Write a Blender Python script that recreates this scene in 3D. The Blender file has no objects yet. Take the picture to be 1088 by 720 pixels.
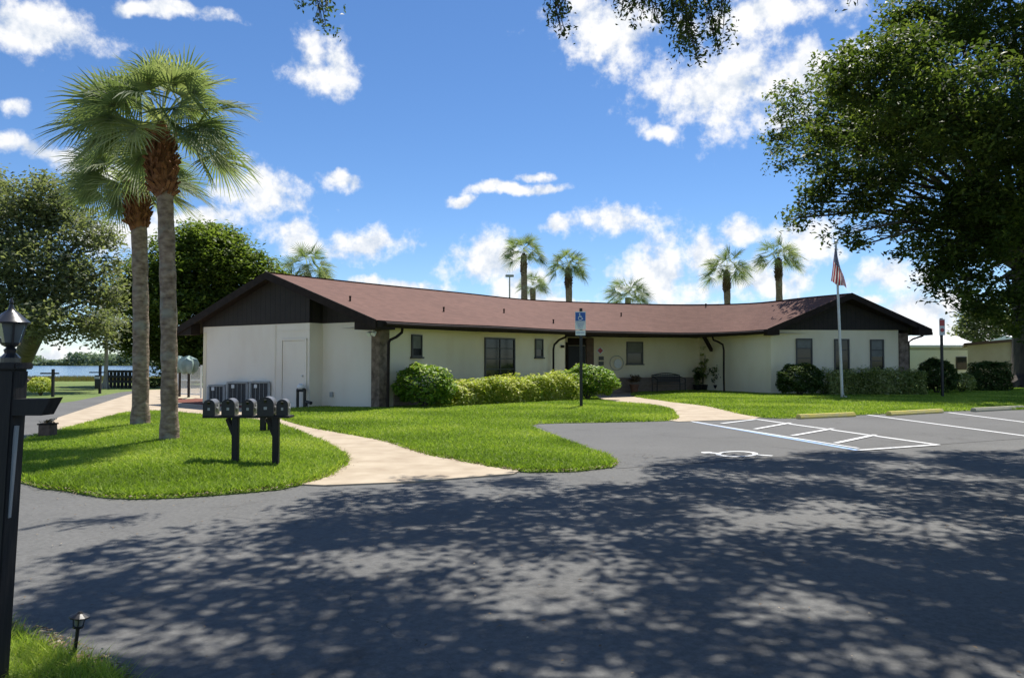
import bpy, bmesh, math, random
import numpy as np
from mathutils import Vector, Matrix
from mathutils.geometry import delaunay_2d_cdt
random.seed(7); RNG = np.random.default_rng(7)
R = math.radians
sc = bpy.context.scene
COL = sc.collection
H = 1.4; F = 800.0; TH = math.atan(25/800)
cT, sT = math.cos(TH), math.sin(TH)

# ------------------------------------------------------------------ survey: photo direction -> place
def ray(px, py):
    x = (px-544)/F; y = (360-py)/F
    return Vector((x, cT - y*sT, sT + y*cT))
def g(px, py, z=0.0):
    d = ray(px, py); t = (z-H)/d.z
    return Vector((d.x*t, d.y*t, z))
def P(px, py, Y):
    d = ray(px, py); t = Y/d.y
    return Vector((d.x*t, Y, H+d.z*t))
def g2(px, py, z=0.0):
    v = g(px, py, z); return (v.x, v.y)

# ------------------------------------------------------------------ materials
def new_mat(name):
    m = bpy.data.materials.new(name); m.use_nodes = True
    nt = m.node_tree; nt.nodes.clear()
    return m, nt, nt.nodes.new('ShaderNodeOutputMaterial')
def N(nt, t, **k):
    n = nt.nodes.new(t)
    for a, b in k.items():
        if a.startswith('i_'): n.inputs[a[2:].replace('_', ' ')].default_value = b
        else: setattr(n, a, b)
    return n
def c4(c): return (c[0], c[1], c[2], 1)
def mat(name, c1, c2=None, scale=4, rough=.7, bump=0, bscale=None, metal=0, spec=.5, detail=6, contrast=(.35,.65), stretch=None, coat=0):
    m, nt, out = new_mat(name); L = nt.links.new
    p = N(nt, 'ShaderNodeBsdfPrincipled'); L(p.outputs[0], out.inputs[0])
    p.inputs['Roughness'].default_value = rough; p.inputs['Metallic'].default_value = metal
    p.inputs['Specular IOR Level'].default_value = spec; p.inputs['Coat Weight'].default_value = coat
    p.inputs['Base Color'].default_value = c4(c1)
    tc = N(nt, 'ShaderNodeTexCoord'); src = tc.outputs['Object']
    if stretch:
        mp = N(nt, 'ShaderNodeMapping'); mp.inputs['Scale'].default_value = stretch; L(src, mp.inputs[0]); src = mp.outputs[0]
    if c2 is not None:
        n = N(nt, 'ShaderNodeTexNoise', i_Scale=scale, i_Detail=detail); L(src, n.inputs['Vector'])
        r = N(nt, 'ShaderNodeValToRGB'); r.color_ramp.elements[0].position = contrast[0]; r.color_ramp.elements[1].position = contrast[1]
        r.color_ramp.elements[0].color = c4(c1); r.color_ramp.elements[1].color = c4(c2)
        L(n.outputs['Fac'], r.inputs[0]); L(r.outputs[0], p.inputs['Base Color'])
    if bump:
        n2 = N(nt, 'ShaderNodeTexNoise', i_Scale=bscale or scale*3, i_Detail=5); L(src, n2.inputs['Vector'])
        b = N(nt, 'ShaderNodeBump', i_Strength=bump, i_Distance=.03); L(n2.outputs['Fac'], b.inputs['Height']); L(b.outputs[0], p.inputs['Normal'])
    return m
def leaf_mat(name, dark, mid, light, trans=.35, rough=.5, tcol=1.5, spec=.35):
    m, nt, out = new_mat(name); L = nt.links.new
    a = N(nt, 'ShaderNodeAttribute', attribute_name='tone')
    r = N(nt, 'ShaderNodeValToRGB'); e = r.color_ramp.elements
    e[0].color = c4(dark); e[1].color = c4(light); k = e.new(.5); k.color = c4(mid)
    L(a.outputs['Fac'], r.inputs[0])
    p = N(nt, 'ShaderNodeBsdfPrincipled', i_Roughness=rough); p.inputs['Specular IOR Level'].default_value = spec
    L(r.outputs[0], p.inputs['Base Color'])
    t = N(nt, 'ShaderNodeBsdfTranslucent')
    mu = N(nt, 'ShaderNodeMix', data_type='RGBA', blend_type='MULTIPLY'); mu.inputs[0].default_value = 1
    mu.inputs[7].default_value = (tcol, tcol*1.08, tcol*.5, 1)
    L(r.outputs[0], mu.inputs[6]); L(mu.outputs[2], t.inputs[0])
    x = N(nt, 'ShaderNodeMixShader'); x.inputs[0].default_value = trans
    L(p.outputs[0], x.inputs[1]); L(t.outputs[0], x.inputs[2]); L(x.outputs[0], out.inputs[0])
    return m
def glass_mat(name, c=(.015,.018,.02), rough=.06):
    return mat(name, c, None, rough=rough, spec=.45)

M = {}
M['white_wall'] = mat('white_painted_stucco', (.82,.715,.59), (.88,.79,.67), 1.6, .85, .2, 60, stretch=(1,1,.4), contrast=(.25,.55))
M['cream_wall'] = mat('cream_painted_block', (.79,.67,.46), (.86,.75,.54), 1.6, .85, .2, 60, stretch=(1,1,.4), contrast=(.25,.55))
M['pale_bark'] = mat('pale_grey_bark', (.30,.28,.24), (.42,.40,.35), 3, .9, .5, 9, stretch=(1,1,.3))
M['trim'] = mat('dark_brown_trim', (.018,.012,.010), (.030,.020,.016), 6, .8, .05, spec=.2)
M['stone'] = mat('brown_split_stone', (.10,.07,.05), (.26,.19,.14), 7, .9, .6, 14)
M['frame_dark'] = mat('bronze_window_frame', (.05,.045,.04), None, rough=.4)
M['pane'] = glass_mat('dark_window_glass')
M['curtain'] = mat('pale_window_blind', (.14,.14,.12), (.2,.2,.18), 3, .7)
M['door_dark'] = mat('dark_entry_door', (.010,.010,.014), None, rough=.45, spec=.3)
M['wood_panel'] = mat('brown_wood_panel', (.11,.06,.04), (.16,.09,.06), 5, .6)
M['white_paint'] = mat('white_paint', (.75,.75,.73), (.68,.68,.66), 5, .5)
M['white_metal'] = mat('white_painted_metal', (.78,.78,.78), None, rough=.35)
M['black_paint'] = mat('black_painted_metal', (.007,.007,.008), (.013,.013,.014), 8, .42)
M['black_gloss'] = mat('black_gloss_mailbox_enamel', (.02,.02,.022), (.03,.03,.032), 8, .33, coat=.3)
M['black_wood'] = mat('black_stained_timber', (.008,.007,.008), (.018,.015,.015), 9, .7, .25, 30, stretch=(1,1,.15))
M['boots_dark'] = mat('dark_brown_leaf_boots', (.06,.035,.022), (.14,.085,.05), 9, .9, .5, 30)
M['mail_body'] = mat('weathered_black_mailbox_metal', (.15,.15,.15), (.24,.24,.24), 10, .38, metal=.4)
M['concrete'] = mat('pale_concrete_path', (.36,.285,.20), (.50,.42,.31), 2.2, .9, .2, 80, contrast=(.3,.7))
M['yellow_concrete'] = mat('faded_yellow_painted_concrete', (.72,.60,.14), (.62,.54,.26), 6, .85, .3, 40)
M['grey_concrete'] = mat('pale_worn_concrete', (.42,.40,.30), (.50,.46,.30), 6, .85, .3, 40)
M['paint_white'] = mat('worn_white_road_paint', (.36,.37,.37), (.72,.73,.73), 14, .7, contrast=(.26,.40))
M['paint_blue'] = mat('worn_blue_road_paint', (.22,.36,.62), (.33,.48,.72), 9, .7, contrast=(.3,.6))
M['palm_trunk'] = None
M['boots'] = mat('orange_brown_leaf_boots', (.13,.045,.018), (.30,.13,.055), 9, .9, .5, 30)
M['bark'] = mat('grey_oak_bark', (.035,.028,.023), (.10,.082,.066), 3, .9, .8, 9, stretch=(1,1,.3))
M['galv'] = mat('galvanised_grey_metal', (.33,.34,.34), (.42,.43,.43), 6, .55, metal=.1)
M['ac_grille'] = mat('dark_condenser_grille', (.035,.038,.04), (.06,.06,.065), 20, .6)
M['lantern_glass'] = mat('frosted_lantern_glass', (.14,.15,.15), (.22,.23,.22), 5, .2)
M['sign_blue'] = mat('blue_sign_face', (.02,.10,.42), None, rough=.35)
M['sign_white'] = mat('white_sign_face', (.72,.76,.78), None, rough=.35)
M['red_paint'] = mat('red_sign_paint', (.45,.05,.05), None, rough=.4)
M['brick'] = mat('brown_brick', (.11,.07,.05), (.2,.13,.10), 9, .9, .4, 20)
M['mulch'] = mat('red_wood_mulch', (.10,.03,.02), (.24,.08,.05), 18, .95, .8, 40)
M['teal'] = mat('faded_teal_canvas', (.22,.32,.29), (.34,.44,.40), 4, .8)
M['terracotta'] = mat('terracotta_clay', (.2,.09,.05), (.27,.13,.08), 6, .8)
M['alu'] = mat('brushed_aluminium_pole', (.5,.5,.5), (.6,.6,.6), 5, .4, metal=.5)
M['tan_wall'] = mat('tan_siding', (.68,.58,.38), (.74,.64,.44), 2, .8)
M['mobile_wall'] = mat('white_metal_siding', (.78,.78,.75), (.82,.82,.80), 2, .6)
M['white_roof'] = mat('white_coated_roof', (.85,.85,.84), None, rough=.5)

def palm_trunk_mat():
    m, nt, out = new_mat('ringed_palm_trunk_bark'); L = nt.links.new
    p = N(nt, 'ShaderNodeBsdfPrincipled', i_Roughness=.9); L(p.outputs[0], out.inputs[0])
    tc = N(nt, 'ShaderNodeTexCoord')
    mp = N(nt, 'ShaderNodeMapping'); mp.inputs['Scale'].default_value = (3.5,3.5,6); L(tc.outputs['Object'], mp.inputs[0])
    n = N(nt, 'ShaderNodeTexNoise', i_Scale=2.2, i_Detail=8); L(mp.outputs[0], n.inputs[0])
    r = N(nt, 'ShaderNodeValToRGB'); e = r.color_ramp.elements
    e[0].position = .3; e[1].position = .72; e[0].color = (.13,.085,.058,1); e[1].color = (.42,.32,.23,1)
    k = e.new(.5); k.color = (.26,.185,.13,1)
    L(n.outputs['Fac'], r.inputs[0])
    n3 = N(nt, 'ShaderNodeTexNoise', i_Scale=1.7, i_Detail=4); L(tc.outputs['Object'], n3.inputs[0])
    r3 = N(nt, 'ShaderNodeValToRGB'); r3.color_ramp.elements[0].position = .55; r3.color_ramp.elements[1].position = .68
    mx = N(nt, 'ShaderNodeMix', data_type='RGBA'); L(n3.outputs['Fac'], r3.inputs[0]); L(r3.outputs[0], mx.inputs[0])
    L(r.outputs[0], mx.inputs[6]); mx.inputs[7].default_value = (.30,.30,.25,1); L(mx.outputs[2], p.inputs['Base Color'])
    b = N(nt, 'ShaderNodeBump', i_Strength=.7, i_Distance=.04); L(n.outputs['Fac'], b.inputs['Height']); L(b.outputs[0], p.inputs['Normal'])
    return m
M['palm_trunk'] = palm_trunk_mat()

def shingle_mat():
    m, nt, out = new_mat('brown_asphalt_shingles'); L = nt.links.new
    p = N(nt, 'ShaderNodeBsdfPrincipled', i_Roughness=.9); L(p.outputs[0], out.inputs[0])
    tc = N(nt, 'ShaderNodeTexCoord')
    mp = N(nt, 'ShaderNodeMapping'); mp.inputs['Scale'].default_value = (3.5,3.5,18); L(tc.outputs['Object'], mp.inputs[0])
    v = N(nt, 'ShaderNodeTexVoronoi', i_Scale=1.0); L(mp.outputs[0], v.inputs[0])
    n = N(nt, 'ShaderNodeTexNoise', i_Scale=26, i_Detail=3); L(tc.outputs['Object'], n.inputs[0])
    n2 = N(nt, 'ShaderNodeTexNoise', i_Scale=.5, i_Detail=5); L(tc.outputs['Object'], n2.inputs[0])
    sp = N(nt, 'ShaderNodeSeparateColor'); L(v.outputs['Color'], sp.inputs[0])
    r = N(nt, 'ShaderNodeValToRGB'); e = r.color_ramp.elements; e[0].color = (.10,.046,.034,1); e[1].color = (.20,.10,.074,1)
    ad = N(nt, 'ShaderNodeMath', operation='ADD'); L(sp.outputs[0], ad.inputs[0]); L(n.outputs['Fac'], ad.inputs[1])
    ad2 = N(nt, 'ShaderNodeMath', operation='ADD'); L(ad.outputs[0], ad2.inputs[0]); L(n2.outputs['Fac'], ad2.inputs[1])
    ml = N(nt, 'ShaderNodeMath', operation='MULTIPLY'); ml.inputs[1].default_value = .36; L(ad2.outputs[0], ml.inputs[0]); L(ml.outputs[0], r.inputs[0])
    L(r.outputs[0], p.inputs['Base Color'])
    sx = N(nt, 'ShaderNodeSeparateXYZ'); L(tc.outputs['Object'], sx.inputs[0])
    mz = N(nt, 'ShaderNodeMath', operation='MULTIPLY'); mz.inputs[1].default_value = 19; L(sx.outputs[2], mz.inputs[0])
    fr = N(nt, 'ShaderNodeMath', operation='FRACT'); L(mz.outputs[0], fr.inputs[0])
    b = N(nt, 'ShaderNodeBump', i_Strength=.8, i_Distance=.03); L(fr.outputs[0], b.inputs['Height']); L(b.outputs[0], p.inputs['Normal'])
    return m
M['shingle'] = shingle_mat()

def siding_mat():
    m, nt, out = new_mat('dark_board_siding'); L = nt.links.new
    p = N(nt, 'ShaderNodeBsdfPrincipled', i_Roughness=.8); L(p.outputs[0], out.inputs[0])
    tc = N(nt, 'ShaderNodeTexCoord'); sx = N(nt, 'ShaderNodeSeparateXYZ'); L(tc.outputs['Object'], sx.inputs[0])
    mz = N(nt, 'ShaderNodeMath', operation='MULTIPLY'); mz.inputs[1].default_value = 5.2; L(sx.outputs[0], mz.inputs[0])
    fr = N(nt, 'ShaderNodeMath', operation='FRACT'); L(mz.outputs[0], fr.inputs[0])
    gt = N(nt, 'ShaderNodeMath', operation='GREATER_THAN'); gt.inputs[1].default_value = .12; L(fr.outputs[0], gt.inputs[0])
    mx = N(nt, 'ShaderNodeMix', data_type='RGBA'); L(gt.outputs[0], mx.inputs[0])
    n = N(nt, 'ShaderNodeTexNoise', i_Scale=3, i_Detail=5); L(tc.outputs['Object'], n.inputs[0])
    r = N(nt, 'ShaderNodeValToRGB'); e = r.color_ramp.elements; e[0].color = (.016,.012,.011,1); e[1].color = (.034,.026,.023,1); L(n.outputs['Fac'], r.inputs[0])
    mx.inputs[6].default_value = (.012,.010,.009,1); L(r.outputs[0], mx.inputs[7]); L(mx.outputs[2], p.inputs['Base Color'])
    b = N(nt, 'ShaderNodeBump', i_Strength=.6, i_Distance=.02); L(gt.outputs[0], b.inputs['Height']); L(b.outputs[0], p.inputs['Normal'])
    return m
M['siding'] = siding_mat()

def brickwall_mat():
    m, nt, out = new_mat('brown_brick_wainscot'); L = nt.links.new
    p = N(nt, 'ShaderNodeBsdfPrincipled', i_Roughness=.9); L(p.outputs[0], out.inputs[0])
    tc = N(nt, 'ShaderNodeTexCoord'); mp = N(nt, 'ShaderNodeMapping'); mp.inputs['Rotation'].default_value = (R(90),0,0); L(tc.outputs['Object'], mp.inputs[0])
    b = N(nt, 'ShaderNodeTexBrick', i_Scale=4.5); L(mp.outputs[0], b.inputs[0])
    b.inputs['Color1'].default_value = (.23,.16,.12,1); b.inputs['Color2'].default_value = (.32,.23,.18,1); b.inputs['Mortar'].default_value = (.38,.34,.29,1)
    b.inputs['Mortar Size'].default_value = .018
    L(b.outputs[0], p.inputs['Base Color'])
    return m
M['brickwall'] = brickwall_mat()

def asphalt_mat(name, dark, light, crack=True):
    m, nt, out = new_mat(name); L = nt.links.new
    p = N(nt, 'ShaderNodeBsdfPrincipled', i_Roughness=.82); L(p.outputs[0], out.inputs[0]); p.inputs['Specular IOR Level'].default_value = .35
    tc = N(nt, 'ShaderNodeTexCoord')
    n = N(nt, 'ShaderNodeTexNoise', i_Scale=.45, i_Detail=9, i_Roughness=.65); L(tc.outputs['Object'], n.inputs[0])
    n2 = N(nt, 'ShaderNodeTexNoise', i_Scale=75, i_Detail=4, i_Roughness=.8); L(tc.outputs['Object'], n2.inputs[0])
    n4 = N(nt, 'ShaderNodeTexNoise', i_Scale=22, i_Detail=4); L(tc.outputs['Object'], n4.inputs[0])
    ad = N(nt, 'ShaderNodeMath', operation='ADD'); L(n.outputs['Fac'], ad.inputs[0]); L(n2.outputs['Fac'], ad.inputs[1])
    ad2 = N(nt, 'ShaderNodeMath', operation='ADD'); L(ad.outputs[0], ad2.inputs[0]); L(n4.outputs['Fac'], ad2.inputs[1])
    ml = N(nt, 'ShaderNodeMath', operation='MULTIPLY'); ml.inputs[1].default_value = .3333; L(ad2.outputs[0], ml.inputs[0])
    r = N(nt, 'ShaderNodeValToRGB'); e = r.color_ramp.elements; e[0].position = .36; e[1].position = .64
    e[0].color = c4(dark); e[1].color = c4(light); L(ml.outputs[0], r.inputs[0])
    # aggregate stones
    v = N(nt, 'ShaderNodeTexVoronoi', i_Scale=70); L(tc.outputs['Object'], v.inputs[0])
    sp = N(nt, 'ShaderNodeSeparateColor'); L(v.outputs['Color'], sp.inputs[0])
    gt = N(nt, 'ShaderNodeMath', operation='GREATER_THAN'); gt.inputs[1].default_value = .965; L(sp.outputs[0], gt.inputs[0])
    sc_ = N(nt, 'ShaderNodeMath', operation='MULTIPLY'); sc_.inputs[1].default_value = .5; L(gt.outputs[0], sc_.inputs[0])
    mx = N(nt, 'ShaderNodeMix', data_type='RGBA'); L(sc_.outputs[0], mx.inputs[0]); L(r.outputs[0], mx.inputs[6]); mx.inputs[7].default_value = (.16,.155,.15,1)
    n5 = N(nt, 'ShaderNodeTexNoise', i_Scale=.9, i_Detail=5, i_Roughness=.6, i_Distortion=1.5); L(tc.outputs['Object'], n5.inputs[0])
    r5 = N(nt, 'ShaderNodeValToRGB'); r5.color_ramp.elements[0].position = .58; r5.color_ramp.elements[1].position = .72
    r5.color_ramp.elements[0].color = (1,1,1,1); r5.color_ramp.elements[1].color = (.72,.71,.70,1); L(n5.outputs['Fac'], r5.inputs[0])
    wc = N(nt, 'ShaderNodeTexNoise', i_Scale=1.3, i_Detail=6); L(tc.outputs['Object'], wc.inputs[0])
    wm = N(nt, 'ShaderNodeVectorMath', operation='MULTIPLY_ADD'); L(wc.outputs['Color'], wm.inputs[0]); wm.inputs[1].default_value = (.9,.9,0); L(tc.outputs['Object'], wm.inputs[2])
    vc = N(nt, 'ShaderNodeTexVoronoi', feature='DISTANCE_TO_EDGE', i_Scale=.22); L(wm.outputs[0], vc.inputs[0])
    lc_ = N(nt, 'ShaderNodeMath', operation='LESS_THAN'); lc_.inputs[1].default_value = .00025; L(vc.outputs['Distance'], lc_.inputs[0])
    m5 = N(nt, 'ShaderNodeMix', data_type='RGBA', blend_type='MULTIPLY'); m5.inputs[0].default_value = 1; L(mx.outputs[2], m5.inputs[6]); L(r5.outputs[0], m5.inputs[7])
    m6 = N(nt, 'ShaderNodeMix', data_type='RGBA'); L(lc_.outputs[0], m6.inputs[0]); L(m5.outputs[2], m6.inputs[6]); m6.inputs[7].default_value = (.035,.035,.035,1)
    L(m6.outputs[2], p.inputs['Base Color'])
    b = N(nt, 'ShaderNodeBump', i_Strength=.35, i_Distance=.006); L(n2.outputs['Fac'], b.inputs['Height']); L(b.outputs[0], p.inputs['Normal'])
    return m
M['asphalt'] = asphalt_mat('weathered_asphalt', (.078,.078,.075), (.165,.164,.156))
M['asphalt_new'] = asphalt_mat('smooth_grey_parking_asphalt', (.088,.088,.085), (.145,.144,.139))

def ground_mat():
    m, nt, out = new_mat('grassy_ground'); L = nt.links.new
    p = N(nt, 'ShaderNodeBsdfPrincipled', i_Roughness=.95); L(p.outputs[0], out.inputs[0])
    tc = N(nt, 'ShaderNodeTexCoord')
    n = N(nt, 'ShaderNodeTexNoise', i_Scale=.18, i_Detail=9); L(tc.outputs['Object'], n.inputs[0])
    r = N(nt, 'ShaderNodeValToRGB'); e = r.color_ramp.elements; e[0].position = .35; e[1].position = .7
    e[0].color = (.10,.16,.03,1); e[1].color = (.17,.21,.055,1); L(n.outputs['Fac'], r.inputs[0]); L(r.outputs[0], p.inputs['Base Color'])
    n2 = N(nt, 'ShaderNodeTexNoise', i_Scale=14, i_Detail=4); L(tc.outputs['Object'], n2.inputs[0])
    b = N(nt, 'ShaderNodeBump', i_Strength=.8, i_Distance=.06); L(n2.outputs['Fac'], b.inputs['Height']); L(b.outputs[0], p.inputs['Normal'])
    return m
M['ground'] = ground_mat()
M['turf'] = mat('turf_thatch', (.09,.14,.02), (.17,.22,.04), 3, .95, .6, 60)
M['grass'] = leaf_mat('lawn_grass_blades', (.13,.20,.026), (.25,.36,.045), (.45,.50,.11), .40, .6, 1.3, .2)

def water_mat():
    m, nt, out = new_mat('lake_water'); L = nt.links.new
    p = N(nt, 'ShaderNodeBsdfPrincipled', i_Roughness=.12); L(p.outputs[0], out.inputs[0]); p.inputs['Base Color'].default_value = (.05,.10,.20,1)
    tc = N(nt, 'ShaderNodeTexCoord'); n = N(nt, 'ShaderNodeTexNoise', i_Scale=1.2, i_Detail=5); L(tc.outputs['Object'], n.inputs[0])
    b = N(nt, 'ShaderNodeBump', i_Strength=.9, i_Distance=.25); L(n.outputs['Fac'], b.inputs['Height']); L(b.outputs[0], p.inputs['Normal'])
    return m
M['water'] = water_mat()
M['oak_leaf'] = leaf_mat('live_oak_leaves', (.036,.058,.016), (.072,.105,.025), (.19,.22,.055), .42, .5, 1.5, .25)
M['oak_grey_leaf'] = leaf_mat('grey_green_oak_leaves', (.09,.11,.065), (.17,.19,.11), (.30,.31,.19), .45, .6)
M['ficus_leaf'] = leaf_mat('deep_green_leaves', (.06,.09,.022), (.13,.18,.04), (.25,.30,.08), .45, .5, 1.4, .25)
M['palm_leaf'] = leaf_mat('sabal_palm_fronds', (.08,.12,.05), (.18,.22,.115), (.40,.40,.27), .42, .6, 1.5, .2)
M['hedge_yellow'] = leaf_mat('variegated_yellow_green_leaves', (.20,.30,.02), (.46,.50,.07), (.76,.72,.32), .45, .5, 1.15)
M['bush_green'] = leaf_mat('bright_green_shrub_leaves', (.07,.15,.015), (.18,.31,.03), (.42,.48,.06), .40, .5, 1.2)
M['bush_dark'] = leaf_mat('dark_green_shrub_leaves', (.03,.055,.014), (.07,.115,.026), (.17,.21,.07), .3, .6, 1.4, .15)
M['hedge_dim'] = leaf_mat('variegated_olive_hedge_leaves', (.13,.18,.04), (.33,.36,.11), (.70,.68,.38), .35, .5)
M['reed'] = leaf_mat('dry_reeds', (.14,.11,.05), (.24,.19,.09), (.20,.22,.08), .2, .8)
M['far_hazed_leaf'] = leaf_mat('hazed_far_shore_foliage', (.13,.18,.13), (.18,.24,.17), (.23,.29,.19), .2, .9)  # distance haze is painted into these leaf colours, lighter and bluer
M['litter'] = leaf_mat('dry_fallen_leaves', (.10,.06,.03), (.24,.17,.10), (.55,.50,.42), .1, .7)

# ------------------------------------------------------------------ object helpers
ORG = {}
def props(o, label=None, cat=None, group=None, kind=None):
    if label: o['label'] = label
    if cat: o['category'] = cat
    if group: o['group'] = group
    if kind: o['kind'] = kind
    return o
def thing(name, label, cat, loc, group=None):
    o = bpy.data.objects.new(name, None); COL.objects.link(o); o.location = loc; o.empty_display_size = .2
    ORG[o.name] = Vector(loc)
    return props(o, label, cat, group)
class MB:
    def __init__(s): s.v = []; s.f = []; s.m = []; s.mi = 0
    def face(s, pts):
        b = len(s.v); s.v += [tuple(p) for p in pts]; s.f.append(tuple(range(b, b+len(pts)))); s.m.append(s.mi); return s
    def hexa(s, bot, top):
        b = len(s.v); n = len(bot); s.v += [tuple(p) for p in bot] + [tuple(p) for p in top]
        fs = [tuple(range(b+n-1, b-1, -1)), tuple(range(b+n, b+2*n))] + [(b+i, b+(i+1)%n, b+n+(i+1)%n, b+n+i) for i in range(n)]
        s.f += fs; s.m += [s.mi]*len(fs); return s
    def box(s, c, size, rz=0, ux=None, taper=1.0):
        c = Vector(c); x, y, z = [k/2 for k in size]
        ax = Vector((math.cos(rz), math.sin(rz), 0)) if ux is None else Vector(ux).normalized()
        ay = Vector((-ax.y, ax.x, 0)).normalized(); az = Vector((0,0,1))
        bot = [c + ax*(i*x) + ay*(j*y) - az*z for i, j in ((-1,-1),(1,-1),(1,1),(-1,1))]
        top = [c + ax*(i*x*taper) + ay*(j*y*taper) + az*z for i, j in ((-1,-1),(1,-1),(1,1),(-1,1))]
        return s.hexa(bot, top)
    def beam(s, a, b, w, h, up=(0,0,1)):
        a = Vector(a); b = Vector(b); d = (b-a).normalized(); up = Vector(up)
        sx = d.cross(up)
        if sx.length < .01: sx = d.cross(Vector((0,1,0)))
        sx.normalize(); sy = sx.cross(d)
        q = [(-1,-1),(1,-1),(1,1),(-1,1)]
        return s.hexa([a + sx*(i*w/2) + sy*(j*h/2) for i, j in q], [b + sx*(i*w/2) + sy*(j*h/2) for i, j in q])
    def tube(s, pts, rad, n=10, caps=True):
        pts = [Vector(p) for p in pts]
        if not hasattr(rad, '__len__'): rad = [rad]*len(pts)
        b = len(s.v); prev = None
        for i, p in enumerate(pts):
            d = (pts[min(i+1, len(pts)-1)] - pts[max(i-1, 0)]).normalized()
            ref = Vector((0,0,1)) if abs(d.z) < .9 else Vector((1,0,0))
            if prev is not None: ref = prev
            sx = (ref - d*ref.dot(d)).normalized(); sy = d.cross(sx); prev = sx
            for k in range(n):
                a = 2*math.pi*k/n; s.v.append(tuple(p + sx*(math.cos(a)*rad[i]) + sy*(math.sin(a)*rad[i])))
        for i in range(len(pts)-1):
            for k in range(n):
                s.f.append((b+i*n+k, b+i*n+(k+1)%n, b+(i+1)*n+(k+1)%n, b+(i+1)*n+k)); s.m.append(s.mi)
        if caps:
            s.f.append(tuple(b+k for k in range(n-1,-1,-1))); s.f.append(tuple(b+(len(pts)-1)*n+k for k in range(n))); s.m += [s.mi]*2
        return s
    def lathe(s, c, prof, n=16, sq=False):
        c = Vector(c); return s.tube([c + Vector((0,0,z)) for r, z in prof], [max(r,.0005) for r, z in prof], n)
    def prism(s, pts, off):
        off = Vector(off); pts = [Vector(p) for p in pts]
        return s.hexa(pts, [p+off for p in pts])
    def build(s, name, m, parent=None, label=None, cat=None, group=None, kind=None, smooth=False, bevel=0, loc=None):
        if parent is not None: org = ORG[parent.name]
        else: org = Vector(loc) if loc is not None else Vector((0,0,0))
        me = bpy.data.meshes.new(name); me.from_pydata([(Vector(p)-org)[:] for p in s.v], [], s.f)
        ms = m if isinstance(m, (list, tuple)) else [m]
        for q in ms: me.materials.append(q)
        if len(ms) > 1: me.polygons.foreach_set('material_index', s.m)
        bm = bmesh.new(); bm.from_mesh(me); bmesh.ops.recalc_face_normals(bm, faces=bm.faces)
        if bevel:
            bmesh.ops.bevel(bm, geom=[e for e in bm.edges if e.calc_face_angle(0) > .6], offset=bevel, segments=2, affect='EDGES', clamp_overlap=True)
        bm.to_mesh(me); bm.free()
        if smooth:
            me.polygons.foreach_set('use_smooth', [True]*len(me.polygons))
            try: me.set_sharp_from_angle(angle=R(40))
            except Exception: pass
        o = bpy.data.objects.new(name, me); COL.objects.link(o)
        if parent is not None: o.parent = parent; ORG[o.name] = org
        else: o.location = org; ORG[o.name] = org
        return props(o, label, cat, group, kind)
def copy_tree(o, loc=None, rz=None, scale=None, parent=None):
    c = o.copy(); COL.objects.link(c)
    if parent is not None: c.parent = parent
    if loc is not None: c.location = loc
    if rz is not None: c.rotation_euler = (0,0,rz)
    if scale is not None: c.scale = (scale,)*3
    for ch in [x for x in sc.objects if x.parent == o]: copy_tree(ch, parent=c)
    return c
def np_mesh(name, V, nper, m, parent=None, tone=None, loc=None, **kw):
    """V: (n*nper,3) world coordinates, each consecutive nper vertices form a face"""
    org = ORG[parent.name] if parent is not None else Vector(loc or (0,0,0))
    V = (np.asarray(V, dtype=np.float32) - np.array(org[:], dtype=np.float32)); nf = len(V)//nper
    me = bpy.data.meshes.new(name)
    me.vertices.add(len(V)); me.vertices.foreach_set('co', V.ravel())
    me.loops.add(len(V)); me.loops.foreach_set('vertex_index', np.arange(len(V), dtype=np.int32))
    me.polygons.add(nf); me.polygons.foreach_set('loop_start', np.arange(0, len(V), nper, dtype=np.int32))
    me.polygons.foreach_set('loop_total', np.full(nf, nper, dtype=np.int32))
    me.materials.append(m)
    if tone is not None:
        a = me.attributes.new('tone', 'FLOAT', 'FACE'); a.data.foreach_set('value', np.asarray(tone, dtype=np.float32))
    me.update(calc_edges=True)
    o = bpy.data.objects.new(name, me); COL.objects.link(o)
    if parent is not None: o.parent = parent; ORG[o.name] = org
    else: o.location = org; ORG[o.name] = Vector(org)
    return props(o, **kw)
def unit(n):
    v = RNG.normal(size=(n,3)); return v/np.linalg.norm(v, axis=1)[:,None]
def leaves(C, size, up=.4, aspect=.5, out=None, jitter=.35):
    """rhombic leaves at centres C"""
    n = len(C); nrm = unit(n); nrm[:,2] = np.abs(nrm[:,2]) + up
    if out is not None: nrm += out*.7
    nrm /= np.linalg.norm(nrm, axis=1)[:,None]
    t = unit(n); t -= nrm*(t*nrm).sum(1)[:,None]; t /= np.linalg.norm(t, axis=1)[:,None]
    b = np.cross(nrm, t); L = (size*(1-jitter + 2*jitter*RNG.random(n)))[:,None]; W = L*aspect
    fold = nrm*L*.12
    V = np.stack([C - t*L*.5, C + b*W*.5 + t*L*.05 + fold, C + t*L*.5, C - b*W*.5 + t*L*.05 + fold], 1)
    return V.reshape(-1,3)
def clumped(center, rad, nclump, nleaf, crad, shell=.45):
    """leaf centres in clumps spread through an ellipsoid; returns points and clump tone"""
    d = unit(nclump); r = (shell + (1-shell)*RNG.random(nclump)**.7)[:,None]
    cc = np.array(center)[None] + d*r*np.array(rad)[None]
    k = np.clip(RNG.normal(size=(nclump, nleaf, 3)), -1.9, 1.9)*np.array([crad, crad, crad*.6])[None,None]*(.6+.8*RNG.random((nclump,1,1)))
    pts = (cc[:,None]+k).reshape(-1,3); tone = np.repeat(RNG.random(nclump), nleaf)
    return pts, tone
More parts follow.
